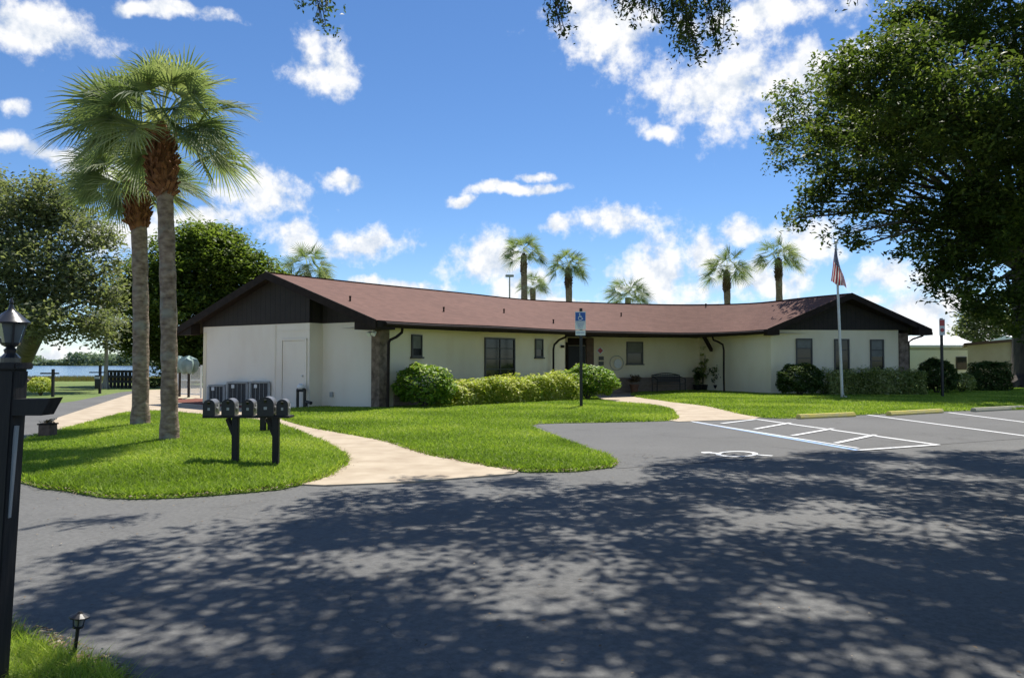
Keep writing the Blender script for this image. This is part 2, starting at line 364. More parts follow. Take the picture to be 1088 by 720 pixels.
def project(Pt):
    x, y, z = Pt[:,0], Pt[:,1], Pt[:,2]-H
    f = y*cT + z*sT; u = -y*sT + z*cT
    f = np.where(f < .05, .05, f)
    return 544+F*x/f, 360-F*u/f, (y*cT + z*sT) > .3

# ------------------------------------------------------------------ lawn patches with a soft mound
def smooth_poly(p, n=5):
    p = [Vector((a[0], a[1])) for a in p]; out = []; m = len(p)
    for i in range(m):
        p0, p1, p2, p3 = p[i-1], p[i], p[(i+1)%m], p[(i+2)%m]
        k = max(1, min(n, int((p2-p1).length/.35)))
        for j in range(k):
            t = j/k
            out.append(.5*((2*p1) + (p2-p0)*t + (2*p0-5*p1+4*p2-p3)*t*t + (3*p1-p0-3*p2+p3)*t**3))
    return [(a.x, a.y) for a in out]
def inside(poly, X, Y):
    q = np.array(poly); x1, y1 = q[:,0], q[:,1]; x2, y2 = np.roll(x1,-1), np.roll(y1,-1)
    r = np.zeros(X.shape, bool)
    for a, b, c, d in zip(x1, y1, x2, y2):
        if b == d: continue
        r ^= ((b > Y) != (d > Y)) & (X < (c-a)*(Y-b)/(d-b)+a)
    return r
def edge_dist(poly, X, Y):
    q = np.array(poly); D = np.full(X.shape, 1e9)
    for (a, b), (c, d) in zip(q, np.roll(q, -1, 0)):
        dx, dy = c-a, d-b; l = dx*dx+dy*dy+1e-12
        t = np.clip(((X-a)*dx+(Y-b)*dy)/l, 0, 1)
        D = np.minimum(D, np.hypot(X-a-t*dx, Y-b-t*dy))
    return D
LAWNS = {}
def lawn_z(key, X, Y):
    poly, rise, lip = LAWNS[key]
    X = np.atleast_1d(np.asarray(X, float)); Y = np.atleast_1d(np.asarray(Y, float))
    d = edge_dist(poly, X, Y); t = np.clip(d/2.6, 0, 1); t = t*t*(3-2*t)
    return lip*np.clip(d/.06, .35, 1) + rise*t
def lawn(key, poly, rise=.1, lip=.05, step=.5, name='lawn'):
    poly = smooth_poly(poly)
    poly = [(x+random.uniform(-.025,.025), y+random.uniform(-.025,.025)) for x, y in poly]
    LAWNS[key] = (poly, rise, lip)
    q = np.array(poly); xs = np.arange(q[:,0].min(), q[:,0].max(), step); ys = np.arange(q[:,1].min(), q[:,1].max(), step)
    X, Y = np.meshgrid(xs, ys); X = X.ravel()+RNG.normal(size=X.size)*.03; Y = Y.ravel()
    ok = inside(poly, X, Y) & (edge_dist(poly, X, Y) > .12); X, Y = X[ok], Y[ok]
    pts = [Vector(p) for p in poly] + [Vector((a, b)) for a, b in zip(X, Y)]; n = len(poly)
    vv, ee, ff, *_ = delaunay_2d_cdt(pts, [(i, (i+1)%n) for i in range(n)], [], 2, 1e-5)
    ax = np.array([p.x for p in vv]); ay = np.array([p.y for p in vv])
    fc = np.array([[ax[list(f)].mean(), ay[list(f)].mean()] for f in ff]); keep = inside(poly, fc[:,0], fc[:,1])
    z = lawn_z(key, ax, ay)
    b = MB(); b.v = [(x, y, zz) for x, y, zz in zip(ax, ay, z)]; b.f = [tuple(f) for f, k in zip(ff, keep) if k]; b.m = [0]*len(b.f)
    zp = lawn_z(key, q[:,0], q[:,1])
    for i in range(n):
        j = (i+1)%n
        b.face([(poly[i][0], poly[i][1], -.02), (poly[j][0], poly[j][1], -.02), (poly[j][0], poly[j][1], zp[j]), (poly[i][0], poly[i][1], zp[i])])
    return b.build(name, M['turf'], kind='structure', smooth=True)
def grass_on(key, dens, name, hgt=.044, wid=.010, ymax=60, xr=(-99,99)):
    poly, _, _ = LAWNS[key]; q = np.array(poly)
    x0, x1, y0, y1 = max(q[:,0].min(), xr[0]), min(q[:,0].max(), xr[1]), q[:,1].min(), min(q[:,1].max(), ymax)
    cand = []
    y = y0
    while y < y1:           # strips; fewer, broader blades with distance
        h = min(1.0, y1-y); d = dens*min(1.0, (9.0/max(y,3))**1.25)
        n = int((x1-x0)*h*d)
        cand.append(np.stack([RNG.uniform(x0, x1, n), RNG.uniform(y, y+h, n)], 1)); y += h
    c = np.concatenate(cand); ok = inside(poly, c[:,0], c[:,1]); c = c[ok]
    z = lawn_z(key, c[:,0], c[:,1]); n = len(c)
    dist = np.hypot(c[:,0], c[:,1]); k = np.clip(dist/9.0, .45, 3.2)**.62
    ang = RNG.uniform(0, 2*np.pi, n); w = (wid*k*(.6+.8*RNG.random(n)))[:,None]
    ed = edge_dist(poly, c[:,0], c[:,1])
    hh = (hgt*(.5+.9*RNG.random(n))*np.where(ed < .12, 1.0+.4*RNG.random(n), 1))[:,None]
    B = np.stack([c[:,0], c[:,1], z-.008], 1); s = np.stack([np.cos(ang), np.sin(ang), np.zeros(n)], 1)
    lean = np.stack([RNG.normal(size=n)*.8, RNG.normal(size=n)*.8, np.ones(n)], 1)
    out = np.where((ed < .1)[:,None], 1.0, 1.0)
    V = np.stack([B - s*w, B + s*w, B + lean*hh*out], 1).reshape(-1,3)
    pn = np.sin(c[:,0]*1.7+np.sin(c[:,1]*1.1)*2)*.14 + np.sin(c[:,1]*2.3+c[:,0]*.6)*.12 + .16*np.sin(c[:,0]*.7+1.3)*np.sin(c[:,1]*.9+.4)
    tone = np.clip(.45 + pn + RNG.normal(size=n)*.22, 0, 1)
    return np_mesh(name, V, 3, M['grass'], tone=tone, kind='stuff', label={'island': 'bright green mown grass on the rounded island lawn around the two tall palms', 'main': 'bright green mown grass between the curving path and the yellow hedge', 'right': 'green grass strip in front of the right wing, partly shaded by the oak', 'corner': 'shaded grass in the bottom left corner by the small path light', 'far': 'sunlit grass by the lake beyond the driveway'}[key], cat='grass')

# ================================================================== SETTING
# terrain: one sheet to the horizon, dipping under the lake
def terr():
    xs = np.unique(np.concatenate([np.linspace(-3000,-400,14), np.linspace(-400,-90,32), np.arange(-90,90,3.0), np.linspace(90,3000,24)]))
    ys = np.unique(np.concatenate([np.linspace(-2500,-60,12), np.arange(-60,100,3.0), np.linspace(100,460,60), np.linspace(460,3000,20)]))
    X, Y = np.meshgrid(xs, ys)
    def ss(a, b, t): t = np.clip((t-a)/(b-a), 0, 1); return t*t*(3-2*t)
    lake = ss(60, 68, Y + 1.5*np.sin(X*.13))*(1-ss(430, 448, Y + 4*np.sin(X*.02)))*(1-ss(2, 14, X))*ss(-1500, -1400, X)
    Z = -1.6*lake + .9*ss(440, 520, Y)*(1-ss(100,400,X))
    V = np.stack([X.ravel(), Y.ravel(), Z.ravel()], 1); nx = len(xs)
    b = MB(); b.v = [tuple(p) for p in V]
    b.f = [(j*nx+i, j*nx+i+1, (j+1)*nx+i+1, (j+1)*nx+i) for j in range(len(ys)-1) for i in range(nx-1)]; b.m = [0]*len(b.f)
    b.build('ground', M['ground'], kind='structure', smooth=True)
    MB().face([(-1500,55,-.45),(18,55,-.45),(18,460,-.45),(-1500,460,-.45)]).build('lake_water', M['water'], kind='structure')
terr()
def sheet(name, poly, z, m, **kw):
    b = MB()
    if z > .015: b.hexa([(x, y, -.03) for x, y in poly], [(x, y, z) for x, y in poly])
    else: b.face([(x, y, z) for x, y in poly])
    return b.build(name, m, kind='structure')
# road: whole foreground plus the drive that bends away behind the island on the left
rd = [(-40,-14),(40,-14),(40,9.5)] + [g2(1240,436), g2(1088,434), g2(1000,437), g2(900,441), g2(845,444), g2(800,442), g2(721,444), g2(640,444), g2(565,447), g2(560,490), g2(540,496), g2(360,500), g2(300,500), g2(170,480), g2(133,436), g2(150,414.5), g2(128,416.5), g2(110,420), g2(80,426), g2(40,431), g2(-60,434), (-40,13)]
sheet('road', rd, .004, M['asphalt'])
pk = [g2(566,449.5), g2(650,446), g2(721,443), g2(800,441), g2(900,440), g2(1000,436), g2(1088,433), g2(1200,431), g2(1230,452), g2(1088,466), g2(905,479), g2(800,488), g2(656,498)]
sheet('parking_lot', pk, .008, M['asphalt_new'])
pa = [g2(41,460), g2(62,444), g2(133,420.5), g2(155,414.5), g2(174,414), g2(192,424), g2(217,426), g2(310,430), g2(320,440), g2(345,455), g2(400,464), g2(470,482), g2(552,501), g2(546,504.5), g2(440,513), g2(345,517), g2(300,515), g2(250,500), g2(170,470)]
sheet('path', pa, .022, M['concrete'])
pb = [g2(622,419), g2(668,415), g2(700,419), g2(760,429), g2(812,443), g2(800,446), g2(721,448.5), g2(700,446), g2(690,436), g2(640,430), g2(622,424)]
sheet('entry_path', pb, .022, M['concrete'])
sheet('patio', [g2(168,409), g2(226,409), g2(226,424.5), g2(186,424.5)], .018, M['concrete'])
b = MB(); b.hexa([(*g2(186,428),0), (*g2(300,437.5),0), (*g2(300,429),0), (*g2(186,423.5),0)], [(*g2(186,428),.04), (*g2(300,437.5),.04), (*g2(300,429),.05), (*g2(186,423.5),.05)])
b.build('mulch_bed', M['mulch'], kind='structure')

island = [g2(*p) for p in [(14,490),(20,512),(83,525),(139,531),(240,526.5),(300,521),(340,511),(364,499),(369,488),(352,475.5),(322,462),(290,451),(250,446),(200,441),(172,438.6),(133,440.5),(97,450),(55,461),(26,470)]]
lawn('island', island, .10, .05)
mainp = [g2(*p) for p in [(299,446),(300,438),(330,434),(398,433),(440,429),(500,423),(560,418),(600,416),(626,419.5),(645,427),(690,431),(712,435.5),(719,441),(715,447),(650,449),(590,450.3),(563,452.5),(590,465),(625,479),(652,489),(652,497),(610,501.5),(560,502.5),(520,497),(450,483),(400,468),(336,456.5)]]
lawn('main', mainp, .06, .05)
rightp = [g2(*p) for p in [(670,420),(700,413),(740,412),(800,414),(880,413),(960,412),(990,408),(1060,404),(1200,404),(1330,420),(1300,430),(1200,432.5),(1088,435.5),(1000,437.5),(940,440),(870,443.5),(815,444.6),(775,438),(750,432),(705,426.5)]]
lawn('right', rightp, .06, .05, step=.8)
cornp = [g2(*p) for p in [(-160,640),(-60,655),(0,670),(35,678),(60,690),(95,706),(128,722),(150,760)]] + [(-2.2,1.6),(-3.6,1.4),(-6,2.6)]
lawn('corner', cornp, .03, .04, step=.2)
grass_on('island', 4400, 'island_grass')
grass_on('main', 3400, 'main_lawn_grass', hgt=.042)
grass_on('right', 3000, 'right_lawn_grass', hgt=.042, ymax=38, xr=(2,27))
grass_on('corner', 9000, 'corner_grass', hgt=.05, wid=.005)

# road markings
def stripe(name, a, b_, w, m, z=.012, label=None):
    a = Vector((*a, 0)); b_ = Vector((*b_, 0)); d = (b_-a).normalized(); s = Vector((-d.y, d.x, 0))*w/2
    n = max(2, int((b_-a).length/.25)); q = MB()
    for i in range(n):
        p0 = a+(b_-a)*(i/n); p1 = a+(b_-a)*((i+1)/n)
        q.face([p0-s+Vector((0,0,z)), p1-s+Vector((0,0,z)), p1+s+Vector((0,0,z)), p0+s+Vector((0,0,z))])
    return q
MARKS = []
q = stripe('', g2(738,448.5), g2(913,479), .13, None, .012); q.build('blue_parking_line', M['paint_blue'], label='pale blue line along the left edge of the hatched bay', cat='road marking')
q = stripe('', g2(734,448), g2(912,476.8), .07, None, .0155); q.build('white_parking_line', M['paint_white'], label='thin white edging alongside the blue bay line', cat='road marking')
t = thing('hatched_bay_marking', 'white hatched access aisle of slanting rungs beside the accessible bay', 'road marking', (*g2(860,460), .012))
stripe('', g2(803,445.5), g2(997,473), .10, None, .0125).build('edge_line', M['paint_white'], t)
stripe('', g2(912,479), g2(997,473), .10, None, .0165).build('end_line', M['paint_white'], t)
for a, c in (((767,450.5),(803,446)), ((802,456.5),(840,449.7)), ((842,463.5),(885,455.9)), ((888,471.5),(930,462.6))):
    stripe('', g2(*a), g2(*c), .10, None, .0195).build('rung', M['paint_white'], t)
stripe('', g2(922,441), g2(1120,467.5), .10, None, .0125).build('white_bay_line', M['paint_white'], label='long white bay line right of the hatched aisle', cat='road marking')
stripe('', g2(1008,438.5), g2(1130,454), .10, None, .0125).build('white_bay_line', M['paint_white'], label='far white bay line ending by the rightmost wheel stop', cat='road marking')
# wheelchair symbol: head toward the left in the picture
def wheelchair(name, org, ex, ey, s, m, z, parent=None, vert=None, rc=(-.04,-.17), rr=(.25,.335), simple=False, **kw):
    """flat symbol; ex,ey = directions of symbol right/up"""
    q = MB(); org = Vector(org); ex = Vector(ex); ey = Vector(ey)
    T = lambda x, y: org + ex*(x*s) + ey*(y*s)
    kk = [0]
    def poly(ps):
        o_ = ex.cross(ey).normalized()*(.00012*kk[0]); kk[0] += 1; q.face([T(*p)+o_ for p in ps])
    def seg(a, b_, w):
        a = Vector(a); b_ = Vector(b_); d = (b_-a).normalized(); n = Vector((-d.y, d.x))*w/2
        poly([a-n, b_-n, b_+n, a+n])
    poly([(-.12+.10*math.cos(k*math.pi/8), .48+.10*math.sin(k*math.pi/8)) for k in range(16)])
    if simple:
        seg((-.12,.42), (-.10,.22), .10); seg((.12,-.42), (.15,-.74), .08); seg((-.02,-.44), (.14,-.44), .06)
    else:
      seg((-.11,.36), (-.06,-.02), .10); seg((-.07,.0), (.20,.0), .09); seg((.19,.02), (.32,-.34), .09); seg((.30,-.33), (.42,-.28), .08); seg((-.09,.19), (.16,.19), .07)
    n_ = 30 if simple else 22
    for k in range(n_):
        a0 = R(95+k*12); a1 = R(95+(k+1)*12)
        poly([(rc[0]+r*math.cos(a), rc[1]+r*math.sin(a)) for r, a in ((rr[0],a0),(rr[0],a1),(rr[1],a1),(rr[1],a0))])
    return q.build(name, m, parent, **kw)
c0 = g(778,482.5); ax = (g(806,485)-g(750,480)).normalized(); sy = Vector((-ax.y, ax.x, 0))
wheelchair('wheelchair_marking', (c0.x, c0.y, .013), sy*1.4, -ax, .76, M['paint_white'], 0, rc=(0,-.10), rr=(.28,.375), simple=True, label='white wheelchair symbol painted on the grey parking bay', cat='road marking')

# ================================================================== CLUBHOUSE
A = Vector((-.84,.54,0)).normalized(); NO = Vector((-.54,-.84,0)).normalized()     # left gable: along, outwards
C0 = Vector((-4.0,22.0,0))
bl = thing('clubhouse', 'long low curved clubhouse with cream walls, dark gable ends and a brown shingle roof', 'building', (2,31,0))
secs = [((-3.74,20.76),(-7.6,23.25),(-11.47,25.73),2.41,4.19),
        ((-2.66,22.7),(-5.4,26.2),(-8.5,29.6),2.43,4.19),
        ((-.44,25.4),(-2.03,30.15),(-3.9,34.6),2.47,4.19),
        ((2.0,28.85),(.67,33.4),(-.3,38.0),2.50,4.19),
        ((4.85,31.3),(4.0,35.0),(3.0,40.0),2.53,4.18),
        ((7.9,33.0),(8.0,36.0),(8.4,42.0),2.55,4.17),
        ((9.75,32.2),(11.2,35.3),(15.6,39.5),2.58,4.18),
        ((10.28,31.3),(12.75,32.3),(17.0,34.5),2.60,4.20),
        ((10.42,30.7),(13.88,30.7),(17.2,30.85),2.60,4.22)]
def cr(p0, p1, p2, p3, t): return .5*((2*p1) + (p2-p0)*t + (2*p0-5*p1+4*p2-p3)*t*t + (3*p1-p0-3*p2+p3)*t**3)
S = [np.array([*a, z0, *b, z1, *c, z0]) for a, b, c, z0, z1 in secs]
dense = []
for i in range(len(S)-1):
    for k in range(5):
        dense.append(cr(S[max(i-1,0)], S[i], S[i+1], S[min(i+2, len(S)-1)], k/5))
dense.append(S[-1])
TK = .15
roof = MB(); fas = MB(); cei = MB()
Fp = [Vector(d[0:3]) for d in dense]; Rp = [Vector(d[3:6]) for d in dense]; Bp = [Vector(d[6:9]) for d in dense]
up = Vector((0,0,TK))
nd = len(dense)
for i in range(nd-1):
    j = i+1
    roof.face([Fp[i]+up, Fp[j]+up, Rp[j], Rp[i]]); roof.face([Rp[i], Rp[j], Bp[j]+up, Bp[i]+up])
    roof.mi = 1
    roof.face([Fp[i], Fp[j], Rp[j]-up, Rp[i]-up]); roof.face([Rp[i]-up, Rp[j]-up, Bp[j], Bp[i]])
    roof.mi = 0
rf = roof.build('roof', [M['shingle'], M['trim']], bl)
# fascia boards: eaves and rakes, proud of the roof edge
def strip(q, pts, outs, hgt, th, z0=-.03):
    for (a, b_), (oa, ob) in zip(zip(pts, pts[1:]), zip(outs, outs[1:])):
        a0, b0 = a+oa*.004+Vector((0,0,z0)), b_+ob*.004+Vector((0,0,z0))
        q.hexa([a0, b0, b0+ob*th, a0+oa*th], [p+Vector((0,0,hgt)) for p in (a0, b0, b0+ob*th, a0+oa*th)])
def outs(pts, ctr):
    o = []
    for i, p in enumerate(pts):
        d = (pts[min(i+1,len(pts)-1)]-pts[max(i-1,0)]); d.z = 0; n = Vector((-d.y, d.x, 0)).normalized()
        if n.dot(p-ctr[i]) < 0: n = -n
        o.append(n)
    return o
q = MB(); strip(q, Fp, outs(Fp, Rp), .19, .03, -.03); q.build('front_fascia', M['trim'], rf)
q = MB(); strip(q, Bp, outs(Bp, Rp), .19, .03, -.03); q.build('back_fascia', M['trim'], rf)
q = MB(); ng = Vector((0,-1,0))
def rake(q, a, b_, c, n):
    for p0, p1 in ((a, b_), (b_, c)):
        lo = [p0+n*.004, p1+n*.004, p1+n*.045, p0+n*.045]
        q.hexa([p+Vector((0,0,-.07)) for p in lo], [p+Vector((0,0,.175)) for p in lo])
rake(q, Fp[0], Rp[0]-up, Bp[0], NO); q.build('rake_board', M['trim'], rf)
q = MB(); rake(q, Fp[-1], Rp[-1]-up, Bp[-1], ng); q.build('rake_board', M['trim'], rf)
q = MB()   # ridge cap
for i in range(nd-1): q.beam(Rp[i]+Vector((0,0,.0)), Rp[i+1]+Vector((0,0,.0)), .22, .012)
q.build('ridge_cap', M['shingle'], rf)
# gutter along the front eave
gpt = [p + o*.095 + Vector((0,0,.07)) for p, o in zip(Fp, outs(Fp, Rp))][1:-1]
MB().tube(gpt, .055, 8).build('gutter', M['trim'], rf, smooth=True)
# flat soffit under the eaves, from wall plane to wall plane
q = MB(); qb = MB()
i0 = 2; i1 = nd-4
for i in range(i0, i1):
    j = i+1
    def inn(k, s): v = (Rp[k]-Fp[k]); v.z = 0; return Fp[k] + v.normalized()*s
    def inb(k, s): v = (Rp[k]-Bp[k]); v.z = 0; return Bp[k] + v.normalized()*s
    q.face([Fp[i]+Vector((0,0,.01)), Fp[j]+Vector((0,0,.01)), inn(j,2.6)+Vector((0,0,.01)), inn(i,2.6)+Vector((0,0,.01))])
    qb.face([Bp[i]+Vector((0,0,.01)), Bp[j]+Vector((0,0,.01)), inb(j,1.4)+Vector((0,0,.01)), inb(i,1.4)+Vector((0,0,.01))])
q.build('soffit', M['trim'], bl); qb.build('soffit', M['trim'], bl)

def wall(name, a, b_, z0, z1, m, th=.18, inward=None, parent=bl, part='wall', label=None):
    a = Vector(a[:2]+(0,)) if isinstance(a, tuple) else Vector((a.x, a.y, 0)); b_ = Vector(b_[:2]+(0,)) if isinstance(b_, tuple) else Vector((b_.x, b_.y, 0))
    d = (b_-a).normalized(); n = Vector((-d.y, d.x, 0))
    if n.dot(-a) > 0: n = -n     # inward = away from camera
    if inward is not None: n = Vector(inward)
    q = MB(); z = Vector((0,0,1))
    q.hexa([a+z*z0, b_+z*z0, b_+n*th+z*z0, a+n*th+z*z0], [a+z*z1, b_+z*z1, b_+n*th+z*z1, a+n*th+z*z1])
    return q.build(part, m, parent, label=label)
def on(a, b_, px):
    """point of the wall line a-b seen in photo column px"""
    k = (px-544)/F*cT; a = Vector((a[0], a[1])); b_ = Vector((b_[0], b_[1])); d = b_-a
    t = (k*a.y - a.x)/(d.x - k*d.y); p = a+d*t; return Vector((p.x, p.y, 0))
W0 = (-3.70,22.05); W1 = (-1.28,26.3); W2 = (2.1,29.9); W3 = (1.9,33.5); W4 = (3.65,34.1); W5 = (8.8,35.5); W6 = (10.76,31.3); W7 = (16.12,31.4)
b0 = C0 + A*2.17; b1 = b0 + NO*.53; lc = b1 + A*5.18
wall('', C0+NO*0, b0, 0, 2.6, M['white_wall'])
wall('', b0, b1, 0, 2.6, M['white_wall'], th=.12, inward=A)
ds = b1 + A*1.52
wall('', b1+A*.12, ds, 0, 2.6, M['white_wall'], th=.15)
wall('', ds, lc, 0, 2.6, M['white_wall'], th=.18, inward=-NO)
MB().beam(ds+NO*.012+Vector((0,0,.02)), ds+NO*.012+Vector((0,0,2.58)), .04, .02).build('corner_trim', M['white_wall'], bl)
wall('', (W0[0],W0[1]), W1, 0, 2.5, M['cream_wall']); wall('', W1, W2, 0, 2.52, M['cream_wall'])
wall('', W2, W3, 0, 2.52, M['cream_wall'], inward=(-1,0,0)); wall('', W3, W4, 0, 2.55, M['cream_wall'])
wall('', W4, W5, 0, 2.56, M['cream_wall']); wall('', W5, W6, 0, 2.6, M['cream_wall'], inward=Vector((.9,.42,0)).normalized()); wall('', W6, W7, 0, 2.75, M['cream_wall'])
back = [lc, (-7.9,28.9), (-3.5,33.6), (.1,37.0), (3.2,39.0), (8.3,41.0), (14.8,38.6), (16.3,34.5), (16.5,31.6)]
back = [(p.x, p.y) if isinstance(p, Vector) else p for p in back]
for p, r_ in zip(back, back[1:]):
    d = Vector((r_[0]-p[0], r_[1]-p[1], 0)); n = Vector((d.y, -d.x, 0)).normalized()
    wall('', p, r_, 0, 2.42, M['cream_wall'], inward=n)
# gable siding, left
def under(s): # underside of left rake at coordinate s along A from C0
    s0, s1 = -.89, 8.32; m_ = (s0+s1)/2
    return 2.41 + (4.19-TK-2.41)*(1-abs(s-m_)/((s1-s0)/2)) + .0
def gsid(s_list, base, th, zb=2.6, parent=bl, zfun=under, along=A, nrm=NO, o=C0, lift=.03):
    bot = [o + along*s + nrm*base + Vector((0,0,zb)) for s in (s_list[0], s_list[-1])]
    top = [o + along*s + nrm*base + Vector((0,0,zfun(s)+lift)) for s in reversed(s_list)]
    MB().prism(bot+top, -nrm*th).build('gable_siding', M['siding'], parent)
gsid([0.0, 1.0, 2.17], .012, .1)
gsid([2.17, 3.715, 7.40], .545, .1)
q = MB(); q.hexa([b0+Vector((0,0,2.6)), b1+Vector((0,0,2.6)), b1+A*.1+Vector((0,0,2.6)), b0+A*.1+Vector((0,0,2.6))], [p+Vector((0,0,under(2.17))) for p in (b0, b1, b1+A*.1, b0+A*.1)])
q.build('gable_siding', M['siding'], bl)
# boxed eave return on left rake
def ret(o, along, nrm, s0, s1, z0, zs0, zs1, th, name='eave_return'):
    pts = [o+along*s0+Vector((0,0,z0)), o+along*s1+Vector((0,0,z0)), o+along*s1+Vector((0,0,zs1)), o+along*s0+Vector((0,0,zs0))]
    MB().prism(pts, -nrm*th).build(name, M['trim'], bl)
ro = C0+NO*.9
ret(ro, A, NO, -.86, -.05, 2.33, 2.45, under(-.05)+.02, .8)
ret(ro, A, NO, 8.29, 7.5, 2.33, 2.45, under(7.5)+.02, .35)
# right gable
o7 = Vector((10.42,30.7,0)); ex = Vector((1,0,0))
def under7(s): m_ = 3.39; return 2.60 + (4.22-TK-2.60)*(1-abs(s-m_)/3.39)
gsid([.36, 3.46, 6.1], -.64, .1, 2.75, zfun=under7, along=ex, nrm=ng, o=o7)
ret(o7, ex, ng, .03, .5, 2.52, 2.63, under7(.5)+.02, .55); ret(o7, ex, ng, 6.75, 6.2, 2.52, 2.63, under7(6.2)+.02, .55)
# pillars
def pillar(c, w, d, h, ux): MB().box((c.x, c.y, h/2), (w, d, h), ux=ux).build('pillar', M['stone'], bl)
pc = C0 - A*.16; pillar(pc - NO*.05, .32, .42, 2.43, A)
pillar(Vector((16.32,31.55,0)), .38, .40, 2.62, (1,0,0))
# wainscots
def wains(a, b_, h, off=.05):
    a = Vector((a[0],a[1],0)); b_ = Vector((b_[0],b_[1],0)); d = (b_-a).normalized(); n = Vector((-d.y,d.x,0))
    if n.dot(-a) < 0: n = -n
    q = MB(); q.hexa([a+n*.002, b_+n*.002, b_+n*off, a+n*off], [p+Vector((0,0,h)) for p in (a+n*.002, b_+n*.002, b_+n*off, a+n*off)])
    q.hexa([p+Vector((0,0,h+.002)) for p in (a+n*.002, b_+n*.002, b_+n*(off+.03), a+n*(off+.03))], [p+Vector((0,0,h+.05)) for p in (a+n*.002, b_+n*.002, b_+n*(off+.03), a+n*(off+.03))])
    q.build('wainscot', M['brickwall'], bl)
wains((-3.52,22.37), (-1.30,26.27), .62); wains(W1, (2.05,29.85), .62); wains((3.75,34.13), (8.7,35.47), .66)
# windows
def window(a, b_, x0, x1, yt, yb, cols, rows, blind=0.0, label=None, glass='pane', mull=.035, fr=.05):
    p0, p1 = on(a, b_, x0), on(a, b_, x1); pm = (p0+p1)/2
    zt = P(544, yt, pm.y).z; zb = P(544, yb, pm.y).z
    d = (p1-p0); w = d.length; d.normalize(); n = Vector((d.y,-d.x,0))
    if n.dot(-p0) < 0: n = -n
    up_ = Vector((0,0,1))
    q = MB()
    def bar(u0, u1, z0, z1, th, off):
        c = [p0+d*u0+n*off, p0+d*u1+n*off, p0+d*u1+n*(off+th), p0+d*u0+n*(off+th)]
        q.hexa([k+up_*z0 for k in c], [k+up_*z1 for k in c])
    bar(0, fr, zb, zt, .05, .004); bar(w-fr, w, zb, zt, .05, .004); bar(fr, w-fr, zt-fr, zt, .05, .004); bar(-.04, w+.04, zb-.05, zb, .09, .004); bar(fr, w-fr, zb, zb+fr, .05, .004)
    for k in range(1, cols): bar(w*k/cols-mull/2, w*k/cols+mull/2, zb+fr, zt-fr, .035, .006)
    for k in range(1, rows):
        z = zb+(zt-zb)*k/rows
        for c in range(cols):
            bar(w*c/cols+(fr if c == 0 else mull/2), w*(c+1)/cols-(fr if c == cols-1 else mull/2), z-mull/2, z+mull/2, .03, .006)
    o = q.build('window', M['frame_dark'], bl, label=label)
    q = MB(); bar(fr*.9, w-fr*.9, zb+fr*.9, zt-fr*.9, .012, .003) ; q.build('pane', M[glass], o)
    if blind:
        q = MB(); bar(fr, w-fr, zt-fr-(zt-zb)*blind, zt-fr, .004, .016); q.build('blind', M['curtain'], o)
    return o
window(W0, W1, 436.5, 447.5, 355.5, 379, 1, 1, .55)
window(W1, W2, 514.5, 546.5, 359, 403, 2, 4, .0)
window(W1, W2, 568, 576.5, 360, 379.5, 1, 1, .5)
window(W4, W5, 665.5, 683, 363, 386.5, 1, 2, .42)
window(W6, W7, 845.6, 863, 359.5, 391, 1, 3, .3)
window(W6, W7, 886.3, 902.3, 360, 395.5, 1, 3, 0)
window(W6, W7, 924.5, 939, 360.5, 394.6, 1, 3, .5)
# entry door, wood panel
def panel(part, a, b_, x0, x1, z0, z1, m, off=.02, th=.04, label=None):
    p0, p1 = on(a, b_, x0), on(a, b_, x1); d = (p1-p0).normalized(); n = Vector((d.y,-d.x,0))
    if n.dot(-p0) < 0: n = -n
    c = [p0+n*off, p1+n*off, p1+n*(off+th), p0+n*(off+th)]
    return MB().hexa([k+Vector((0,0,z0)) for k in c], [k+Vector((0,0,z1)) for k in c]).build(part, m, bl, label=label, bevel=.004)
dr = panel('door', W3, W4, 603.5, 621.5, .05, 2.15, M['door_dark'], label='dark glazed entry door')
q = MB(); q.box((on(W3,W4,619).x, on(W3,W4,619).y-.12, 1.05), (.03,.08,.3)); q.build('handle', M['alu'], dr)
panel('door_frame', W3, W4, 601, 603, .0, 2.3, M['trim'], .004, .09); panel('transom', W3, W4, 603.3, 621.7, 2.17, 2.5, M['trim'], .006, .05)
panel('wood_panel', W3, W4, 622.2, 630, .0, 2.5, M['wood_panel'], .004, .10)
LA = (b1.x, b1.y); LB = (lc.x, lc.y)
# service door in the left gable
q = MB(); s0, s1 = .17, 1.17
def gbox(q, u0, u1, z0, z1, off, th):
    c = [b1+A*u0+NO*off, b1+A*u1+NO*off, b1+A*u1+NO*(off+th), b1+A*u0+NO*(off+th)]
    q.hexa([k+Vector((0,0,z0)) for k in c], [k+Vector((0,0,z1)) for k in c])
gbox(q, s0, s1, .05, 2.06, .003, .018); d2 = q.build('door', M['white_wall'], bl, label='plain service door painted to match the white gable wall', bevel=.003)
q = MB()
gbox(q, s0-.07, s0-.012, .0, 2.13, .003, .035); gbox(q, s1+.012, s1+.07, .0, 2.13, .003, .035); gbox(q, s0-.07, s1+.07, 2.075, 2.135, .003, .037); q.build('door_trim', M['white_wall'], bl)
MB().tube([b1+A*(s0+.09)+NO*.02+Vector((0,0,1.0)), b1+A*(s0+.09)+NO*.075+Vector((0,0,1.0))], [.03,.022], 10).build('knob', M['alu'], d2)
q = MB(); gbox(q, .02, 1.5, 2.38, 2.40, .002, .012); q.build('wall_trim', M['white_wall'], bl)
